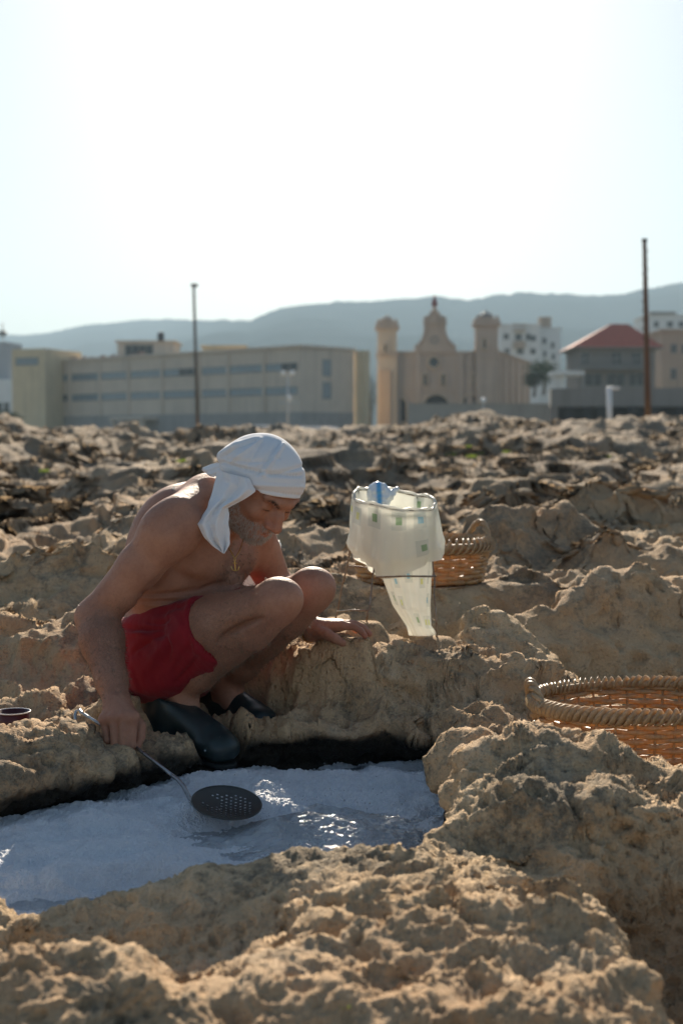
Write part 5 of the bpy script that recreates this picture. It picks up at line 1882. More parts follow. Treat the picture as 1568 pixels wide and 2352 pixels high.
def build_canister():
    b = at(590, 1440, 4.45); b.z = .275
    root = empty('canister', b, 'white plastic canister standing on the rock behind the squatting man', 'canister')
    m = simple_mat('white_plastic', (.78, .77, .72), .45, var=.06)
    k = MB(); k.box(b + Vector((0, 0, .135)), (.152, .11, .27)); k.build('body', m, root, bevel=.02)
    k = MB(); k.tube([b + Vector((-.045, 0, .268)), b + Vector((-.04, 0, .30)), b + Vector((.02, 0, .30)), b + Vector((.03, 0, .268))], .009, 8); k.build('handle', m, root, smooth=True)
build_canister()
# ================================================================== the town behind the shore
def plan(px, Y):
    return Vector(((px - 784.0) / F * Y * 1.0, Y, 0))
def zat(py, Y):
    return at(784, py, Y).z

GZ = 0.55          # level of the land behind the shore

def build_ground():
    # wide sheet under everything, from beside the viewer to beyond the hills
    xs = np.concatenate([-np.geomspace(4500, 30, 40), np.linspace(-25, 25, 21), np.geomspace(30, 4500, 40)])
    ys = np.concatenate([-np.geomspace(600, 3, 14), np.linspace(-2, 20, 12), np.geomspace(22, 6500, 60)])
    X, Y = np.meshgrid(xs, ys, indexing='ij')
    Z = np.full(X.shape, -.45) + (GZ + .45) * sstep(30, 100, Y)
    i = np.arange(X.size).reshape(X.shape)
    Q = np.stack([i[:-1, :-1], i[1:, :-1], i[1:, 1:], i[:-1, 1:]], -1).reshape(-1, 4)
    t = NT('dry_earth'); f = t.noise(.08, 6, .65); g = t.noise(1.2, 5, .65)
    t.bsdf(t.mix(g, t.mix(f, (.16, .13, .09), (.26, .21, .15)), (.12, .115, .07)), .95, spec=.2)
    o = mesh_np('ground', np.stack([X, Y, Z], -1).reshape(-1, 3), Q, t.m); tag(o, kind='structure')

def build_hills():
    ridge = [(-900, 800), (-500, 790), (0, 774), (60, 772), (110, 769), (200, 750), (260, 745), (330, 738), (430, 739), (520, 741), (575, 741), (600, 729), (640, 714), (680, 706), (760, 700), (850, 697), (930, 690), (985, 687), (1010, 686), (1035, 692), (1075, 694),
             (1130, 685), (1200, 678), (1260, 680), (1290, 678), (1330, 683), (1400, 684), (1430, 680), (1470, 670), (1520, 662), (1568, 655), (1700, 640), (2000, 660), (2600, 690)]
    rx = np.array([r[0] for r in ridge], float); rz = np.array([(HORIZON - r[1]) for r in ridge], float)
    D = 2600.0
    us = np.linspace(-900, 2600, 420)
    ts = np.linspace(0, 1, 70)
    U, T = np.meshgrid(us, ts, indexing='ij')
    Yd = 950 + (D - 950) * T
    Yd = Yd + 900 * sstep(.0, 1.0, (600 - U) / 300) * T             # the left range lies farther away
    X = (U - 784) / F * Yd
    Ztop = np.interp(U, rx, rz) / F * (Yd + 0) 
    prof = T ** 1.15 
    full = np.interp(U, rx, rz) / F * (D + 900 * sstep(.0, 1.0, (600 - U) / 300))
    Z = GZ + (full + ZC - GZ) * prof
    n = perlin(X / 260, Yd / 300, seed=3) * 26 + perlin(X / 90, Yd / 110, seed=4) * 9
    Z += n * np.sin(np.pi * np.clip(T, 0, 1)) * sstep(0, .2, T)
    Z += sstep(.9, 1, T) * (np.abs(perlin(X / 16, Yd / 60, seed=5)) * 5 + np.abs(perlin(X / 40, Yd / 60, seed=6)) * 5)
    # back slope
    Z2 = Z[:, -1:] * .4; X2 = X[:, -1:] * 1.25; Y2 = Yd[:, -1:] * 1.25
    X = np.concatenate([X, X2], 1); Y = np.concatenate([Yd, Y2], 1); Z = np.concatenate([Z, Z2], 1)
    i = np.arange(X.size).reshape(X.shape)
    Q = np.stack([i[:-1, :-1], i[1:, :-1], i[1:, 1:], i[:-1, 1:]], -1).reshape(-1, 4)
    t = NT('wooded_hillside'); f = t.noise(.012, 6, .7); g = t.noise(.05, 4, .7)
    c = t.mix(t.ramp(f, [(.4, 0), (.62, 1)]), (.026, .036, .024), (.055, .056, .040))
    c = t.mix(t.ramp(g, [(.35, .6), (.6, 0)]), c, (.02, .028, .018))
    df = t.n('ShaderNodeBsdfDiffuse'); t.l(c, df.inputs['Color']); df.inputs['Roughness'].default_value = 1.0; t.l(df.outputs[0], t.out.inputs['Surface'])
    o = mesh_np('hills', np.stack([X, Y, Z], -1).reshape(-1, 3), Q, t.m); tag(o, kind='structure')

class Facade:
    """a vertical wall from plan point A to plan point B (left to right seen from the shore)"""
    def __init__(self, A, B):
        self.A = Vector((A[0], A[1], 0)); self.B = Vector((B[0], B[1], 0))
        self.u = (self.B - self.A).normalized(); self.L = (self.B - self.A).length
        self.n = Vector((self.u.y, -self.u.x, 0))       # towards the viewer
        self.R = Matrix((self.u, -self.n, Vector((0, 0, 1)))).transposed()
    def p(self, s, z, out=0.0):
        return self.A + self.u * s + self.n * out + Vector((0, 0, z))
    def box(self, m, s0, s1, z0, z1, depth, out=0.0):
        """solid from the wall plane: out = how far its face stands proud"""
        c = self.p((s0 + s1) / 2, (z0 + z1) / 2, out - depth / 2)
        m.box(c, (s1 - s0, depth, z1 - z0), self.R)
    def s_at(self, px):
        """distance along the wall of a picture column"""
        d = (px - 784.0) / F
        # A.x + u.x s = d (A.y + u.y s)
        return (d * self.A.y - self.A.x) / (self.u.x - d * self.u.y)
    def z_at(self, s, py):
        return zat(py, (self.A + self.u * s).y)

def add_window(parent, fc, s0, s1, z0, z1, frame_m, glass_m, mull=1, fr=.09, name='window', rows=1):
    m = MB()
    for a, b, c, d in ((s0, s1, z0, z0 + fr), (s0, s1, z1 - fr, z1), (s0, s0 + fr, z0 + fr, z1 - fr), (s1 - fr, s1, z0 + fr, z1 - fr)):
        fc.box(m, a, b, c, d, .16, .07)
    for k in range(1, mull):
        s = s0 + (s1 - s0) * k / mull
        fc.box(m, s - fr / 2, s + fr / 2, z0 + fr, z1 - fr, .12, .05)
    for k in range(1, rows):
        z = z0 + (z1 - z0) * k / rows
        fc.box(m, s0 + fr, s1 - fr, z - fr / 2, z + fr / 2, .10, .04)
    w = m.build(name, frame_m, parent)
    m = MB(); fc.box(m, s0 + fr * .5, s1 - fr * .5, z0 + fr * .5, z1 - fr * .5, .03, .012)
    m.build('pane', glass_m, w)
    return w

def wall_mat(name, col, scale=.35, var=.18, block=None):
    t = NT(name)
    f = t.noise(scale, 6, .65)
    c = t.mix(f, [x * (1 - var) for x in col], [min(1, x * (1 + var)) for x in col])
    streak = t.n('ShaderNodeMapping'); t.l(t.geo(), streak.inputs[0]); streak.inputs['Scale'].default_value = (1.1, 1.1, .10)
    sk = t.ramp(t.noise(1.0, 4, .6, vec=streak.outputs[0]), [(.52, 0.0), (.72, .35)])
    c = t.mix(sk, c, [x * .5 for x in col])
    t.bsdf(c, .9, t.bump(t.noise(3, 4), .2, .05), spec=.2)
    return t.m

def build_town():
    beige = wall_mat('beige_stucco', (0.70, .585, .46)); yellow = wall_mat('ochre_stucco', (.72, .585, .38)); rough = wall_mat('grey_rubble_stone', (0.403, 0.375, 0.336), 1.2, .3)
    sand = wall_mat('sandstone', (.53, .42, .325), .5, .2); sand2 = wall_mat('pale_and_lit_sandstone', (.62, .50, .365), .5, .18); white = wall_mat('white_render', (.78, .77, .73), .3, .1); tan = wall_mat('tan_render', (.46, .36, .27))
    dark_trim = simple_mat('grey_trim', (.30, .29, .265)); red_tile = simple_mat('red_roof_tile', (.48, .12, .07), .8, var=.3, scale=2)
    glass = NT('window_glass'); glass.bsdf((.24, .29, .31), .12, spec=.6); glass = glass.m
    dglass = NT('dark_window_glass'); dglass.bsdf((.02, .025, .03), .15, spec=.5); dglass = dglass.m
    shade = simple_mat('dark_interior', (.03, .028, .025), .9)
    # ------------------------------------------------------------ long block on the left
    YC = 182.0
    C = plan(690, YC); A = plan(108, 220.0); fc = Facade(A, C)
    Rr = plan(812, 189.0); fr_ = Facade(C, Rr)
    root = empty('office_block', (A + C) / 2 + Vector((0, 0, GZ)), 'long beige three storey block with two blue grey window bands and a flat roof', 'building')
    zr = fc.z_at(fc.L, 798)
    m = MB(); fc.box(m, 0, fc.L, 4.3, zr, 8.0, 0); m.build('upper_wall', beige, root)
    m = MB(); fc.box(m, -.2, fc.L + .15, GZ - .6, 4.3, 8.3, .12); m.build('ground_floor_wall', rough, root)
    m = MB(); fr_.box(m, .05, fr_.L, 4.3, zr - .05, 5.0, 0); m.build('side_wall', beige, root)
    m = MB(); fr_.box(m, .05, fr_.L - .1, GZ - .6, 4.3, 5.0, .10); m.build('side_base_wall', rough, root)
    m = MB(); fc.box(m, -.3, fc.L + .3, zr, zr + .35, 8.5, .3); m.build('parapet', beige, root); m = MB(); fr_.box(m, .3, fr_.L + .2, zr, zr + .32, 5, .25); m.build('side_parapet', beige, root)
    # window bands: eight bays, two storeys
    bays = [(104, 158), (168, 230), (236, 294), (303, 372), (377, 449), (466, 523), (529, 604), (611, 689)]
    for py0, py1, s_ref in ((832, 851, 1), (887, 906, 0)):
        z1, z0 = fc.z_at(fc.L, py0), fc.z_at(fc.L, py1)
        for k, (a, b) in enumerate(bays):
            s0, s1 = max(.6, fc.s_at(a)), min(fc.L - .5, fc.s_at(b))
            w = add_window(root, fc, s0, s1, z0, z1, dark_trim, glass, mull=4)
            if s_ref and k in (4, 7):
                mm = MB(); fc.box(mm, s0 + (s1 - s0) * .5, s1 - .1, z0 + .1, z1 - .1, .05, .045); mm.build('open_sash', dglass, w)
            if not s_ref and k == 0:
                mm = MB(); fc.box(mm, s0 + (s1 - s0) * .75, s1 - .1, z0 + .1, z1 - .1, .05, .045); mm.build('open_sash', dglass, w)
    for k, px in enumerate((100, 163, 233, 298, 375, 457, 526, 608)):
        mm = MB(); s = max(.25, fc.s_at(px)); fc.box(mm, s - .25, s + .25, 4.35, zr - .1, .5, .22); mm.build('pilaster', beige, root)
    for px in (130, 175, 222, 272, 355, 398, 458, 520, 585, 640):
        s = fc.s_at(px); add_window(root, fc, s - .45, s + .45, 1.9, 3.2, dark_trim, dglass)
        bpy.data.objects  # keep order
    for px, py in ((750, 845), (750, 897)):
        s = fr_.s_at(px); z = fr_.z_at(s, py); add_window(root, fr_, s - .8, s + .8, z - 1.1, z + 1.1, dark_trim, glass, 2, .12)
    for px in (722, 775):
        s = fr_.s_at(px); add_window(root, fr_, s - .9, s + .9, GZ, 3.0, dark_trim, dglass, 2, .12, name='door')
    # entrance porch
    s0, s1 = fc.s_at(290), fc.s_at(365)
    m = MB(); fc.box(m, s0, s1, 3.5, 3.95, 3.2, 3.0); fc.box(m, s0 + .2, s0 + .7, GZ - .5, 3.5, .5, 2.8); fc.box(m, s1 - .7, s1 - .2, GZ - .5, 3.5, .5, 2.8)
    m.build('porch', beige, root)
    # damaged parapet of the left half
    m = MB()
    for k in range(14):
        s = fc.s_at(120) + k * 1.5; fc.box(m, s, s + 1.1, zr + .36, zr + .5 + .5 * random.random(), .4, -1.0 - .3 * (k % 3))
    m.build('broken_parapet', wall_mat('reddish_rubble', (.33, .22, .18), 1.5, .3), root)
    # stair tower at the left end, lift house, rooftop rooms
    tl, tr_ = plan(31, 214.0), plan(107, 212.0); ft = Facade(tl, tr_)
    m = MB(); ft.box(m, 0, ft.L, GZ - .6, ft.z_at(0, 802), 10.5, 0); tw = m.build('stair_tower', yellow, root)
    add_window(tw, ft, ft.s_at(40), ft.s_at(92), ft.z_at(0, 840), ft.z_at(0, 822), dark_trim, glass, 3)
    def roof_room(x0, x1, py, Y, depth, mat, name='roof_room'):
        f = Facade(plan(x0, Y), plan(x1, Y)); mm = MB(); f.box(mm, 0, f.L, zr, zat(py, Y), depth, 0); o = mm.build(name, mat, root)
        mm = MB(); f.box(mm, -.3, f.L + .3, zat(py, Y), zat(py, Y) + .25, depth + .6, .3); mm.build('slab', mat, o)
        return f, o
    f, o = roof_room(272, 402, 786, 212, 8, beige)
    add_window(o, f, f.s_at(290), f.s_at(354), zr + .2, zat(792, 212), dark_trim, dglass, 4)
    roof_room(467, 562, 797, 206, 6, yellow)
    m = MB(); m.lathe(Vector((*plan(372, 212)[:2], zat(784, 212))), [(.5, 0), (.5, 1.1), (.35, 1.35), (0.05, 1.4)], 12); m.build('water_tank', simple_mat('black_tank', (.03, .03, .035), .5), root)
    # ochre gable end on the right
    f = Facade(plan(811.5, 189.2), plan(838, 188.0)); m = MB(); f.box(m, 0.1, f.L, GZ - .6, f.z_at(0, 806), 1.0, 0); m.build('end_wall', yellow, root)
    # low utility buildings far left
    r2 = empty('white_house', plan(5, 320) + Vector((0, 0, GZ)), 'small white house far behind the left end of the long block', 'building')
    f = Facade(plan(-40, 320), plan(30, 318)); m = MB(); f.box(m, 0, f.L, GZ - .5, zat(872, 320), 10, 0); m.build('wall', white, r2)
    for px in (2, 18):
        s = f.s_at(px); add_window(r2, f, s - .7, s + .7, 7.0, 9.0, dark_trim, dglass)
    f2 = Facade(plan(-30, 322), plan(22, 321)); m = MB(); f2.box(m, 0, f2.L, zat(872, 320), zat(785, 320), 8, 0); m.build('upper_floor', wall_mat('grey_render', (.40, .41, .42)), r2)
    t = empty('mast', Vector((*plan(11, 318)[:2], zat(785, 318))), 'thin rooftop mast with a small lantern on the far left roof', 'mast')
    m = MB(); b = Vector((*plan(11, 318)[:2], zat(787, 320))); m.tube([b, b + Vector((0, 0, 4.2))], .12, 6); m.build('pole', dark_trim, t)
    m = MB(); m.lathe(b + Vector((0, 0, 1.2)), [(.2, 0), (1.0, .4), (1.0, .9), (.2, 1.5)], 10); m.build('lantern', dark_trim, t)
    w = MB(); f = Facade(plan(-60, 150), plan(36, 149)); f.box(w, 0, f.L, GZ - .8, zat(971, 150), .4, 0)
    o = w.build('boundary_wall', wall_mat('orange_render', (.50, .25, .09))); tag(o, 'low orange rendered wall at the far left edge', 'wall')

    # ------------------------------------------------------------ church
    YF = 198.0
    ch = empty('church', plan(985, YF) + Vector((0, 0, GZ)), 'sandstone church with two domed square towers and a tall curved central gable', 'church')
    f = Facade(plan(903, YF), plan(1144, YF))
    Z = lambda py: zat(py, YF)
    S_ = lambda px: f.s_at(px)
    m = MB(); f.box(m, 0, f.L, GZ - .6, Z(812), 16, 0); m.build('wall', sand, ch)
    m = MB(); f.box(m, -.2, f.L + .2, Z(812), Z(807), 16.5, .35); f.box(m, 0.1, f.L - .1, Z(897), Z(893), .5, .22); m.build('cornice', sand, ch)
    for px in (903.5, 950, 1047, 1068):
        mm = MB(); f.box(mm, S_(px) - .45 + .5, S_(px) + .45 + .5, GZ, Z(813), .5, .3); mm.build('pilaster', sand, ch)
    # curved gable
    prof = [(951, 807), (952, 797), (960, 792), (968, 782), (973, 768), (975, 752), (973, 742), (974, 730), (984, 728), (990, 716), (993, 704), (999, 704), (1002, 716), (1008, 728), (1019, 730), (1020, 742), (1018, 752), (1020, 768), (1026, 782), (1036, 792), (1044, 797), (1046, 807)]
    poly = [f.p(S_(x), Z(y), .45) for x, y in prof]
    m = MB(); m.prism(poly, -f.n * 1.6); g = m.build('gable', sand, ch)
    m = MB()
    for a, b in zip(prof[1:9], prof[2:10]): m.tube([f.p(S_(a[0]), Z(a[1]), .45), f.p(S_(b[0]), Z(b[1]), .45)], .22, 6)
    for a, b in zip(prof[12:20], prof[13:21]): m.tube([f.p(S_(a[0]), Z(a[1]), .45), f.p(S_(b[0]), Z(b[1]), .45)], .22, 6)
    f.box(m, S_(972), S_(1021), Z(744), Z(741), 2.2, .75)
    m.build('moulding', sand, g)
    # statue on top
    m = MB(); c = f.p(S_(996.5), Z(704), -.3); m.lathe(c, [(.30, 0), (.42, .35), (.34, .75), (.22, 1.05), (.10, 1.2), (.17, 1.3), (.17, 1.45), (.03, 1.6)], 10)
    m.build('statue', simple_mat('red_statue', (.22, .05, .045)), ch)
    # rose window
    m = MB(); c = f.p(S_(995), Z(832), .30); m.tube([c + f.u * (.82 * math.cos(a)) + Vector((0, 0, .82 * math.sin(a))) for a in np.linspace(0, 2 * math.pi, 25)[:-1]], .17, 6, closed=True); rw = m.build('rose_window', sand2, ch)
    m = MB(); m.lathe(c - f.n * .24, [(.7, 0), (.7, .04)], 20, f.R @ Matrix.Rotation(math.pi / 2, 3, 'X')); m.build('pane', dglass, rw)
    m = MB(); c2 = f.p(S_(996), Z(781), .5); m.tube([c2 + f.u * (.45 * math.cos(a)) + Vector((0, 0, .45 * math.sin(a))) for a in np.linspace(0, 2 * math.pi, 17)[:-1]], .1, 5, closed=True); m.build('oculus', dark_trim, g)
    def arch_win(fc, px0, px1, py1, py0, parent=ch, name='window', surround=True, mat=None):
        s0, s1 = fc.s_at(px0), fc.s_at(px1); Y = (fc.A + fc.u * s0).y
        z0, z1 = zat(py0, Y), zat(py1, Y); r = (s1 - s0) / 2; sc = (s0 + s1) / 2
        pts = [fc.p(s0, z0, .3), fc.p(s1, z0, .3)] + [fc.p(sc + r * math.cos(a), z1 - r + r * math.sin(a), .3) for a in np.linspace(0, math.pi, 10)]
        mm = MB(); mm.tube(pts, .14 if surround else .1, 5, closed=True); w = mm.build(name, sand2, parent)
        mm = MB(); mm.prism([p - fc.n * .27 for p in pts], -fc.n * .05); mm.build('pane', mat or dglass, w)
    for x0, x1 in ((906, 914), (969, 981), (1011, 1022), (1078, 1088)): arch_win(f, x0, x1, 857, 886)
    for x0, x1 in ((969, 1033), (1059, 1099)): arch_win(f, x0, x1, 905, 955, name='portal', mat=shade)
    arch_win(f, 899.5, 933, 912, 970, name='portal', mat=shade)
    # towers
    for (xl, xr, top, dome, Yt, wx0, wx1, wy0, wy1) in ((867, 910, 756, 722, 196.5, 879, 888, 789, 812), (1092, 1141, 748, 711, 196.5, 1105, 1115, 776, 802)):
        ft = Facade(plan(xl, Yt), plan(xr, Yt)); zt = zat(top, Yt); w = ft.L
        m = MB(); ft.box(m, 0, w, GZ - .6, zt, w, 0); tw = m.build('tower', sand2 if xl < 900 else sand, ch)  # left tower gets the paler stone: warm sunlight put into its colour
        m = MB(); ft.box(m, -.35, w + .35, zt, zt + .5, w + .7, .35); ft.box(m, -.2, w + .2, zt + .5, zt + 1.0, w + .4, .2)
        for k in range(5):
            s = -.2 + (w + .4) * (k + .5) / 5; ft.box(m, s - .18, s + .18, zt + 1.0, zt + 1.35, .4, .2)
        m.build('parapet', sand, tw)
        m = MB(); ft.box(m, -.15, w + .15, zt - 3.4, zt - 3.1, w + .3, .15); m.build('string_course', sand, tw)
        m = MB(); ft.box(m, -.2, w + .2, zat(820, Yt), zat(816, Yt), w + .4, .2); m.build('string_course', sand, tw)
        c = ft.p(w / 2, zt + 1.0, -w / 2); hgt = zat(dome, Yt) - zt - 1.0
        m = MB(); m.lathe(c, [(w * .36, 0), (w * .36, hgt * .25), (w * .33, hgt * .45), (w * .25, hgt * .65), (w * .12, hgt * .8), (w * .05, hgt * .85), (w * .04, hgt), (0.01, hgt * 1.12)], 14); m.build('dome', dark_trim if xl > 900 else sand, tw)
        arch_win(ft, wx0, wx1, wy0, wy1, tw)
        for dx in (-.5, .5): pass
    m = MB(); ft = Facade(plan(871, 195.9), plan(896, 195.9)); ft.box(m, 0, ft.L, GZ - .6, zat(850, 195.9), 3.0, 0); m.build('sunlit_tower_base', wall_mat('sunlit_sandstone', (.56, .41, .28), .5, .2), ch)  # its orange colour paints sunlight on the lower left tower
    # long side wall to the right
    fs = Facade(plan(1144, YF), plan(1215, 226)); m = MB(); fs.box(m, .05, fs.L, GZ - .6, fs.z_at(0, 811), 12, 0); m.build('side_wall', sand, ch)
    m = MB(); fs.box(m, .3, fs.L + .2, fs.z_at(0, 811), fs.z_at(0, 807), 12.3, .3); m.build('side_cornice', sand, ch)
    for k in range(5):
        mm = MB(); s = fs.L * (k + .5) / 5; fs.box(mm, s - .35, s + .35, GZ, fs.z_at(0, 815), .5, .35); mm.build('buttress', sand, ch)
    # yard wall in front of the church
    m = MB(); fw = Facade(plan(938, 176), plan(1262, 178)); fw.box(m, 0, fw.L, GZ - .8, zat(929, 176), .5, 0); fw.box(m, -.1, fw.L + .1, zat(929, 176), zat(926, 176), .7, .1)
    tag(m.build('yard_wall', wall_mat('grey_wall', (.42, .365, .30))), 'low grey wall running in front of the church', 'wall')

    # ------------------------------------------------------------ white flats behind the church
    def block(name, label, x0, x1, py, Y, depth, mat, wins, cat='building', zbase=None, glass_=dglass):
        r = empty(name, plan((x0 + x1) / 2, Y) + Vector((0, 0, GZ)), label, cat)
        f = Facade(plan(x0, Y), plan(x1, Y)); mm = MB(); f.box(mm, 0, f.L, (GZ - .6) if zbase is None else zbase, zat(py, Y), depth, 0); mm.build('wall', mat, r)
        mm = MB(); f.box(mm, -.25, f.L + .25, zat(py, Y), zat(py, Y) + .35, depth + .5, .25); mm.build('roof', mat, r)
        for (a, b, y1, y0) in wins:
            add_window(r, f, f.s_at(a), f.s_at(b), zat(y0, Y), zat(y1, Y), dark_trim, glass_, 2, .12)
        return r, f
    r, f = block('apartment_block', 'white apartment block with dark balconies behind the right church tower', 1146, 1236, 748, 300, 14, white, [(1154, 1166, 766, 780), (1180, 1196, 766, 782), (1204, 1216, 766, 782), (1156, 1168, 800, 814), (1184, 1200, 798, 814), (1215, 1228, 770, 784), (1215, 1228, 800, 814)])
    m = MB(); f.box(m, f.s_at(1176), f.s_at(1202), zat(800, 300), zat(784, 300), 1.5, 1.4); m.build('balcony', tan, r); m = MB(); f.box(m, f.s_at(1176), f.s_at(1202), zat(760, 300), zat(757, 300), 1.7, 1.6); m.build('balcony_roof', tan, r)
    m = MB(); f.box(m, f.s_at(1174), f.s_at(1206), zat(748, 300), zat(744, 300), 6, .3); m.build('roof_hut', tan, r)
    r, f = block('apartment_block', 'narrow white apartment block with a rooftop hut right of the church', 1236, 1284, 756, 310, 12, white, [(1242, 1252, 776, 790), (1262, 1270, 786, 800), (1244, 1252, 806, 820), (1264, 1272, 812, 826)])
    m = MB(); f.box(m, f.s_at(1237), f.s_at(1262), zat(756, 310), zat(728, 310), 4, .2); m.build('roof_hut', tan, r)
    r, f = block('apartment_block', 'white apartment block beyond the red roof at the right edge', 1480, 1600, 726, 330, 14, white, [(1496, 1508, 738, 752), (1526, 1540, 738, 752), (1552, 1566, 738, 752), (1500, 1512, 764, 778), (1540, 1552, 764, 778)])
    m = MB(); f.box(m, f.s_at(1488), f.s_at(1545), zat(722, 330), zat(716, 330), 6, .6); m.build('canopy', dark_trim, r)
    r, f = block('tan_house', 'tan flat roofed house at the right edge below the white flats', 1516, 1640, 762, 190, 10, tan, [(1535, 1550, 790, 812), (1560, 1575, 790, 812), (1535, 1550, 846, 872)])

    # ------------------------------------------------------------ red roofed house
    YH = 172.0
    hs = empty('red_roofed_house', plan(1400, YH) + Vector((0, 0, GZ)), 'house with a red tiled hip roof and a shaded balcony', 'house')
    f = Facade(plan(1324, YH), plan(1500, YH)); Zh = lambda py: zat(py, YH)
    m = MB(); f.box(m, 0, f.L, GZ - .6, Zh(797), 9, 0); m.build('wall', wall_mat('grey_tan_render', (.26, .235, .205)), hs)
    m = MB(); e0, e1 = -.9, f.L + .9
    P = [f.p(e0, Zh(798), .9), f.p(e1, Zh(798), .9), f.p(e1, Zh(798), -9.9), f.p(e0, Zh(798), -9.9)]
    T_ = [f.p(f.s_at(1413), Zh(738), -4.0), f.p(f.s_at(1452), Zh(738), -4.0), f.p(f.s_at(1452), Zh(738), -5), f.p(f.s_at(1413), Zh(738), -5)]
    m.add(P + T_, [(0, 1, 5, 4), (1, 2, 6, 5), (2, 3, 7, 6), (3, 0, 4, 7), (4, 5, 6, 7), (3, 2, 1, 0)]); m.build('roof', red_tile, hs)
    m = MB(); f.box(m, e0, e1, Zh(800.5), Zh(798.2), 10.8, .95); m.build('eaves', dark_trim, hs)
    for x0, x1 in ((1330, 1350), (1400, 1424), (1446, 1468)):
        add_window(hs, f, f.s_at(x0), f.s_at(x1), Zh(838), Zh(808), dark_trim, dglass, 2, .1)
    m = MB(); f.box(m, f.s_at(1322), f.s_at(1480), Zh(849), Zh(846), 1.7, 1.6); b = m.build('balcony', dark_trim, hs)
    m = MB()
    for k in range(24):
        s = f.s_at(1323) + k * (f.s_at(1478) - f.s_at(1323)) / 23; f.box(m, s - .03, s + .03, Zh(846), Zh(826), .05, 1.5)
    f.box(m, f.s_at(1322), f.s_at(1480), Zh(826), Zh(824.8), .08, 1.52); m.build('railing', dark_trim, b)
    for x0, x1 in ((1338, 1380), (1388, 1432), (1440, 1476)):
        add_window(hs, f, f.s_at(x0), f.s_at(x1), Zh(888), Zh(856), dark_trim, dglass, 2, .1, name='ground_floor_window')
    # pale kiosk and canopy
    k = empty('kiosk', plan(1283, 160) + Vector((0, 0, GZ)), 'small white kiosk with flat pale canopy left of the red roofed house', 'kiosk')
    f = Facade(plan(1270, 160), plan(1294, 160)); m = MB(); f.box(m, 0, f.L, GZ - .5, zat(862, 160), 2, 0); m.build('wall', white, k)
    f = Facade(plan(1266, 160), plan(1338, 160)); m = MB(); f.box(m, 0, f.L, zat(862, 160), zat(852, 160), 4, .6); m.build('canopy', white, k)
    m = MB(); f.box(m, f.L - .3, f.L - .1, GZ - .5, zat(862, 160), .2, .5); m.build('post', dark_trim, k)
    # terrace wall with dark openings below
    tw = empty('terrace', plan(1420, 140) + Vector((0, 0, GZ)), 'long grey terrace wall with dark open bays below the red roofed house', 'terrace')
    f = Facade(plan(1262, 140), plan(1640, 138)); Zt = lambda py: zat(py, 140)
    m = MB(); f.box(m, 0, f.L, Zt(934), Zt(892), 6, 0); m.build('wall', wall_mat('grey_concrete', (.26, .24, .215)), tw)
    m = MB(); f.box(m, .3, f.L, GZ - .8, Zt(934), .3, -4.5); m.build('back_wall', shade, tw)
    for px in (1270, 1305, 1345, 1378, 1452, 1500, 1560):
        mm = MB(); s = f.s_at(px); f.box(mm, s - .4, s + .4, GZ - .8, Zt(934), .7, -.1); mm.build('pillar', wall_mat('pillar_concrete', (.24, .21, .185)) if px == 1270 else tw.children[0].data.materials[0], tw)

    # ------------------------------------------------------------ poles, lamps, vehicles
    def pole(name, label, px0, py0, px1, py1, Y, r0, r1, mat, extra=None):
        b, t_ = at(px0, py0, Y), at(px1, py1, Y)
        b = b + (b - t_) * .05
        rt = empty(name, b, label, 'pole')
        m = MB(); m.tube([b, b + (t_ - b) * .5, t_], [r0, (r0 + r1) / 2, r1], 10); m.build('shaft', mat, rt, smooth=True)
        if extra: extra(rt, t_)
        return rt
    rust = NT('rusty_pole_metal'); sz = rust.n('ShaderNodeSeparateXYZ'); rust.l(rust.geo(), sz.inputs[0])
    mp = rust.n('ShaderNodeMapRange'); rust.l(sz.outputs[2], mp.inputs[0]); mp.inputs[1].default_value = 0; mp.inputs[2].default_value = 6
    rust.bsdf(rust.mix(rust.ramp(mp.outputs[0], [(.15, 0), (.45, 1)]), (.34, .15, .05), (.10, .085, .07)), .8)
    def head1(rt, t_):
        m = MB(); m.box(t_ + Vector((.05, 0, .04)), (.42, .3, .20)); m.build('lamp_head', simple_mat('grey_lamp', (.12, .11, .10)), rt)
    pole('utility_pole', 'slender lamp pole with small head before the long beige block', 454, 966, 445, 657, 92, .115, .085, rust.m, head1)
    wood = NT('tarred_wood'); sz = wood.n('ShaderNodeSeparateXYZ'); wood.l(wood.geo(), sz.inputs[0])
    mp = wood.n('ShaderNodeMapRange'); wood.l(sz.outputs[2], mp.inputs[0]); mp.inputs[1].default_value = .5; mp.inputs[2].default_value = 4
    wood.bsdf(wood.mix(wood.ramp(mp.outputs[0], [(.1, 0), (.7, 1)]), (.30, .16, .045), wood.mix(wood.noise(3, 4), (.10, .045, .02), (.17, .08, .035))), .85)
    def steps(rt, t_):
        m = MB()
        for k in range(22):
            p = t_ - Vector((-.015 * (k % 3), 0, .25 + k * .21)); m.box(p + Vector((.10 if k % 2 else -.03, 0, 0)), (.16, .05, .05))
        m.build('step_iron', simple_mat('dark_iron', (.05, .045, .04)), rt)
        m = MB(); m.box(t_ + Vector((0, 0, .02)), (.22, .2, .16)); m.build('cap', simple_mat('dark_cap', (.06, .05, .045)), rt)
    pole('utility_pole', 'tall brown wooden pole with step irons at the right', 1487, 972, 1479, 553, 66, .155, .095, wood.m, steps)
    wp = empty('white_post', at(1398, 1000, 66), 'short white post with a stub arm on the rocks left of the wooden pole', 'post')
    pm = simple_mat('white_paint', (.78, .78, .76), .5, var=.04)
    b, t_ = at(1399, 1004, 66), at(1398, 889, 66)
    m = MB(); m.tube([b, t_], .125, 10); m.build('shaft', pm, wp, smooth=True)
    m = MB(); m.tube([t_ + Vector((-.1, 0, -.06)), t_ + Vector((.48, 0, -.06))], .07, 8); m.build('arm', pm, wp, smooth=True)
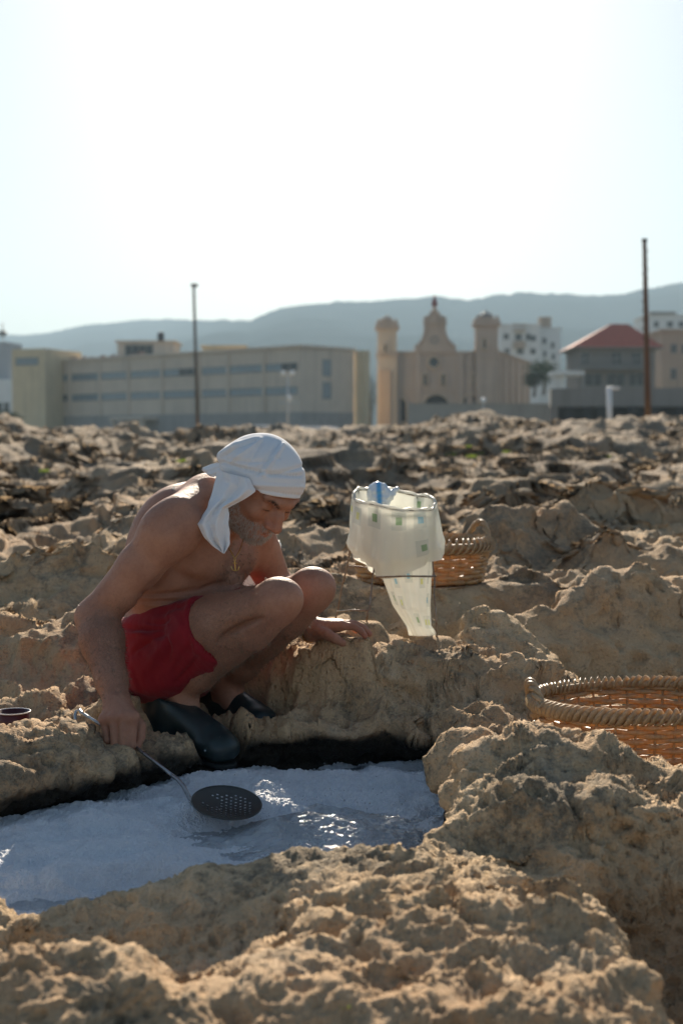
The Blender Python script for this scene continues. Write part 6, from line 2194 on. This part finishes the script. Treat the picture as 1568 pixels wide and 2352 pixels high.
    # twin globe lamp
    lm = empty('street_lamp', at(661, 990, 120), 'pale street lamp with white globes in front of the block', 'street lamp')
    pale = simple_mat('pale_grey_paint', (.50, .51, .50), .5)
    glob = NT('white_globe'); glob.bsdf((.80, .80, .78), .15, Transmission_Weight=0.0); glob = glob.m
    m = MB(); m.tube([at(661, 1000, 120), at(661, 862, 120)], [.13, .07], 8); m.build('shaft', pale, lm, smooth=True)
    m = MB(); m.tube([at(642, 925, 120), at(684, 925, 120)], .07, 6); m.tube([at(650, 862, 120), at(672, 862, 120)], .06, 6); m.build('arm', pale, lm, smooth=True)
    for px, py in ((665, 914), (650, 857), (671, 857)):
        m = MB(); c = at(px, py, 119.6); m.lathe(c, [(.22 * math.sin(a), -.22 * math.cos(a)) for a in np.linspace(.05, 3.09, 9)], 14); m.build('globe', glob, lm, smooth=True)
    g2 = empty('street_lamp', at(1109, 960, 150), 'single globe lamp beside the yard wall of the church', 'street lamp')
    m = MB(); m.tube([at(1109, 975, 150), at(1109, 926, 150)], .08, 6); m.build('shaft', pale, g2, smooth=True)
    m = MB(); c = at(1109, 920, 150); m.lathe(c, [(.30 * math.sin(a), -.30 * math.cos(a)) for a in np.linspace(.05, 3.09, 9)], 14); m.build('globe', glob, g2, smooth=True)
    # vehicles behind the rocks
    def vehicle(name, label, cat, px0, px1, py_top, Y, L_, W_, H_, van):
        c = at((px0 + px1) / 2, py_top, Y); zt = c.z; z0 = zt - H_
        rt = empty(name, Vector((c.x, Y, z0)), label, cat)
        body = simple_mat('white_car_paint', (.74, .75, .75), .25, var=.03)
        prof = [(-.5, .16), (-.5, .62), (-.47, .66), (-.44, .97), (-.42, 1.0), (.36, 1.0), (.42, .94), (.47, .6), (.5, .45), (.5, .16)] if van else [(-.5, .2), (-.5, .58), (-.44, .62), (-.32, .96), (-.26, 1.0), (.12, 1.0), (.18, .96), (.32, .62), (.48, .55), (.5, .4), (.5, .2)]
        m = MB(); m.prism([Vector((c.x + x * L_, Y - W_ / 2, z0 + z * H_)) for x, z in prof], Vector((0, W_, 0))); m.build('body', body, rt, bevel=.06)
        n = 5 if van else 2
        for k in range(n):
            a, b_ = (-.42, .34) if van else (-.28, .16)
            x0 = a + (b_ - a) * k / n + .012; x1 = a + (b_ - a) * (k + 1) / n - .012
            m = MB(); m.box(Vector((c.x + (x0 + x1) / 2 * L_, Y - W_ / 2 - .005, z0 + (.77 if van else .78) * H_)), ((x1 - x0) * L_, .03, (.26 if van else .28) * H_)); m.build('window', dglass, rt)
        for x in (-.32, .32):
            m = MB(); m.lathe(Vector((c.x + x * L_, Y - W_ / 2 - .01, z0 + .32)), [(.32, 0), (.32, .2)], 16, Matrix.Rotation(-math.pi / 2, 3, 'X')); m.build('wheel', simple_mat('tyre', (.02, .02, .02), .8), rt)
    vehicle('minibus', 'white minibus parked behind the rocks in front of the long block', 'minibus', 678, 788, 980, 108, 3.65, 1.9, 1.9, True)
    vehicle('parked_car', 'white car half hidden by rocks left of the minibus', 'car', 586, 642, 977, 112, 1.9 * 2, 1.7, 1.42, False)

def build_tree(label, name, px, py_top, py_base, Y, rx, col, n=1500, seed=1):
    rng = np.random.default_rng(seed)
    b = at(px, py_base, Y); t_ = at(px, py_top, Y); H = t_.z - b.z
    rt = empty(name, b, label, 'tree')
    m = MB(); m.tube([b - Vector((0, 0, .4)), b + Vector((.1, 0, H * .3)), b + Vector((-.05, 0, H * .65))], [.22, .16, .07], 7)
    for a in range(5):
        an = a * 1.3; m.tube([b + Vector((.05, 0, H * .3 + a * .08 * H)), b + Vector((math.cos(an) * rx * .6, math.sin(an) * rx * .6, H * (.55 + .06 * a)))], [.09, .03], 5)
    m.build('trunk', simple_mat('bark', (.10, .08, .06)), rt, smooth=True)
    cl = rng.normal(size=(16, 3)); cl /= np.linalg.norm(cl, axis=1)[:, None]; cl *= rng.uniform(.4, .85, (16, 1))
    k = rng.integers(0, 16, n)
    p = cl[k] + rng.normal(0, .24, (n, 3))
    C = np.array(b) + np.array([0, 0, H * .64]); R = np.array([rx, rx, H * .36])
    p = C + p * R
    s = rng.uniform(.10, .22, n)[:, None] * max(rx, 1) * .45
    d1 = rng.normal(size=(n, 3)); d1 /= np.linalg.norm(d1, axis=1)[:, None]; d2 = np.cross(d1, rng.normal(size=(n, 3))); d2 /= np.linalg.norm(d2, axis=1)[:, None]
    V = np.stack([p - d1 * s, p + d2 * s * .5, p + d1 * s, p - d2 * s * .5], 1).reshape(-1, 3)
    t = NT('foliage'); f = t.noise(.9, 3)
    t.bsdf(t.mix(f, [x * .6 for x in col], [x * 1.3 for x in col]), .7, spec=.2)
    mesh_np('crown', V, np.arange(n * 4).reshape(-1, 4), t.m, rt, smooth=False)

def build_tufts():
    spots = [(1040, 1042, 1.0), (1078, 1046, .8), (1110, 1040, .7), (1165, 1036, .6), (420, 1056, 1.0), (108, 1078, .9), (1082, 1029, .6), (1395, 1048, .5), (800, 2296, .1)]
    t = NT('bright_weed'); cc = t.mix(t.noise(8, 2), (.14, .22, .02), (.30, .38, .05))
    d = t.n('ShaderNodeBsdfPrincipled'); t.l(cc, d.inputs['Base Color']); d.inputs['Roughness'].default_value = .6
    tr = t.n('ShaderNodeBsdfTranslucent'); t.l(cc, tr.inputs['Color'])
    mx = t.n('ShaderNodeMixShader'); mx.inputs[0].default_value = .5; t.l(d.outputs[0], mx.inputs[1]); t.l(tr.outputs[0], mx.inputs[2]); t.l(mx.outputs[0], t.out.inputs['Surface'])
    labs = ['yellow green weed on the rocks right of the stand top', 'low bright weed beside a hollow in the far rocks', 'small green tuft on the ridge before the yard wall', 'little weed on the far rocks below the kiosk', 'green weed on the rocks left of the white headscarf', 'green weed on the far left rocks', 'faint weed just below the church wall', 'weed on the pale far rocks below the white post', 'tiny green sprig in the near rock slab']
    for i, (px, py, sc) in enumerate(spots):
        g = ground_px(px, py)
        rng = np.random.default_rng(40 + i)
        n = 90 if sc > .2 else 14
        S = .0028 * g.y * sc if sc > .2 else .008
        a = rng.uniform(0, 2 * np.pi, n); r = rng.uniform(0, 1, n) ** .6
        base = np.array(g) + np.stack([np.cos(a) * r * S * 1.9, np.sin(a) * r * S * 1.9, -.01 + 0 * r], 1)
        tip = base + np.stack([np.cos(a) * S * .5 * r, np.sin(a) * S * .5 * r, S * rng.uniform(.5, 1.1, n)], 1)
        sd = np.stack([-np.sin(a), np.cos(a), 0 * a], 1) * S * .10
        mid = (base + tip) / 2
        V = np.stack([base, mid + sd, tip, mid - sd], 1).reshape(-1, 3)
        o = mesh_np('weed', V - np.array(g), np.arange(n * 4).reshape(-1, 4), t.m, smooth=False); o.location = g
        tag(o, labs[i], 'plant', 'weeds growing between the rocks')

def build_haze():
    m = MB(); m.box((0, 2990, 198.0), (9400, 7600, 408.0))
    t = NT('air')
    v = t.n('ShaderNodeVolumePrincipled')
    v.inputs['Color'].default_value = (.60, .81, .97, 1)
    v.inputs['Density'].default_value = HAZE
    v.inputs['Anisotropy'].default_value = .1
    t.l(v.outputs[0], t.out.inputs['Volume'])
    o = m.build('haze', t.m); tag(o, kind='stuff')
HAZE = 0.00027
build_ground(); build_hills(); build_town()
build_tree('green tree with thin crown right of the church side wall', 'broadleaf_tree', 1248, 822, 900, 190, 2.0, (.06, .10, .03), seed=1)
build_tree('dark bushy tree between the church and the kiosk', 'broadleaf_tree', 1226, 856, 905, 188, 1.7, (.035, .055, .025), seed=2)
build_tree('dark green shrub at the far left edge before the white house', 'shrub', 12, 944, 985, 170, 1.9, (.04, .075, .02), seed=3)
build_tree('dark tree in the gap between the long block and the church', 'broadleaf_tree', 850, 862, 985, 215, 1.3, (.03, .05, .03), seed=4)
build_tufts()
build_haze()
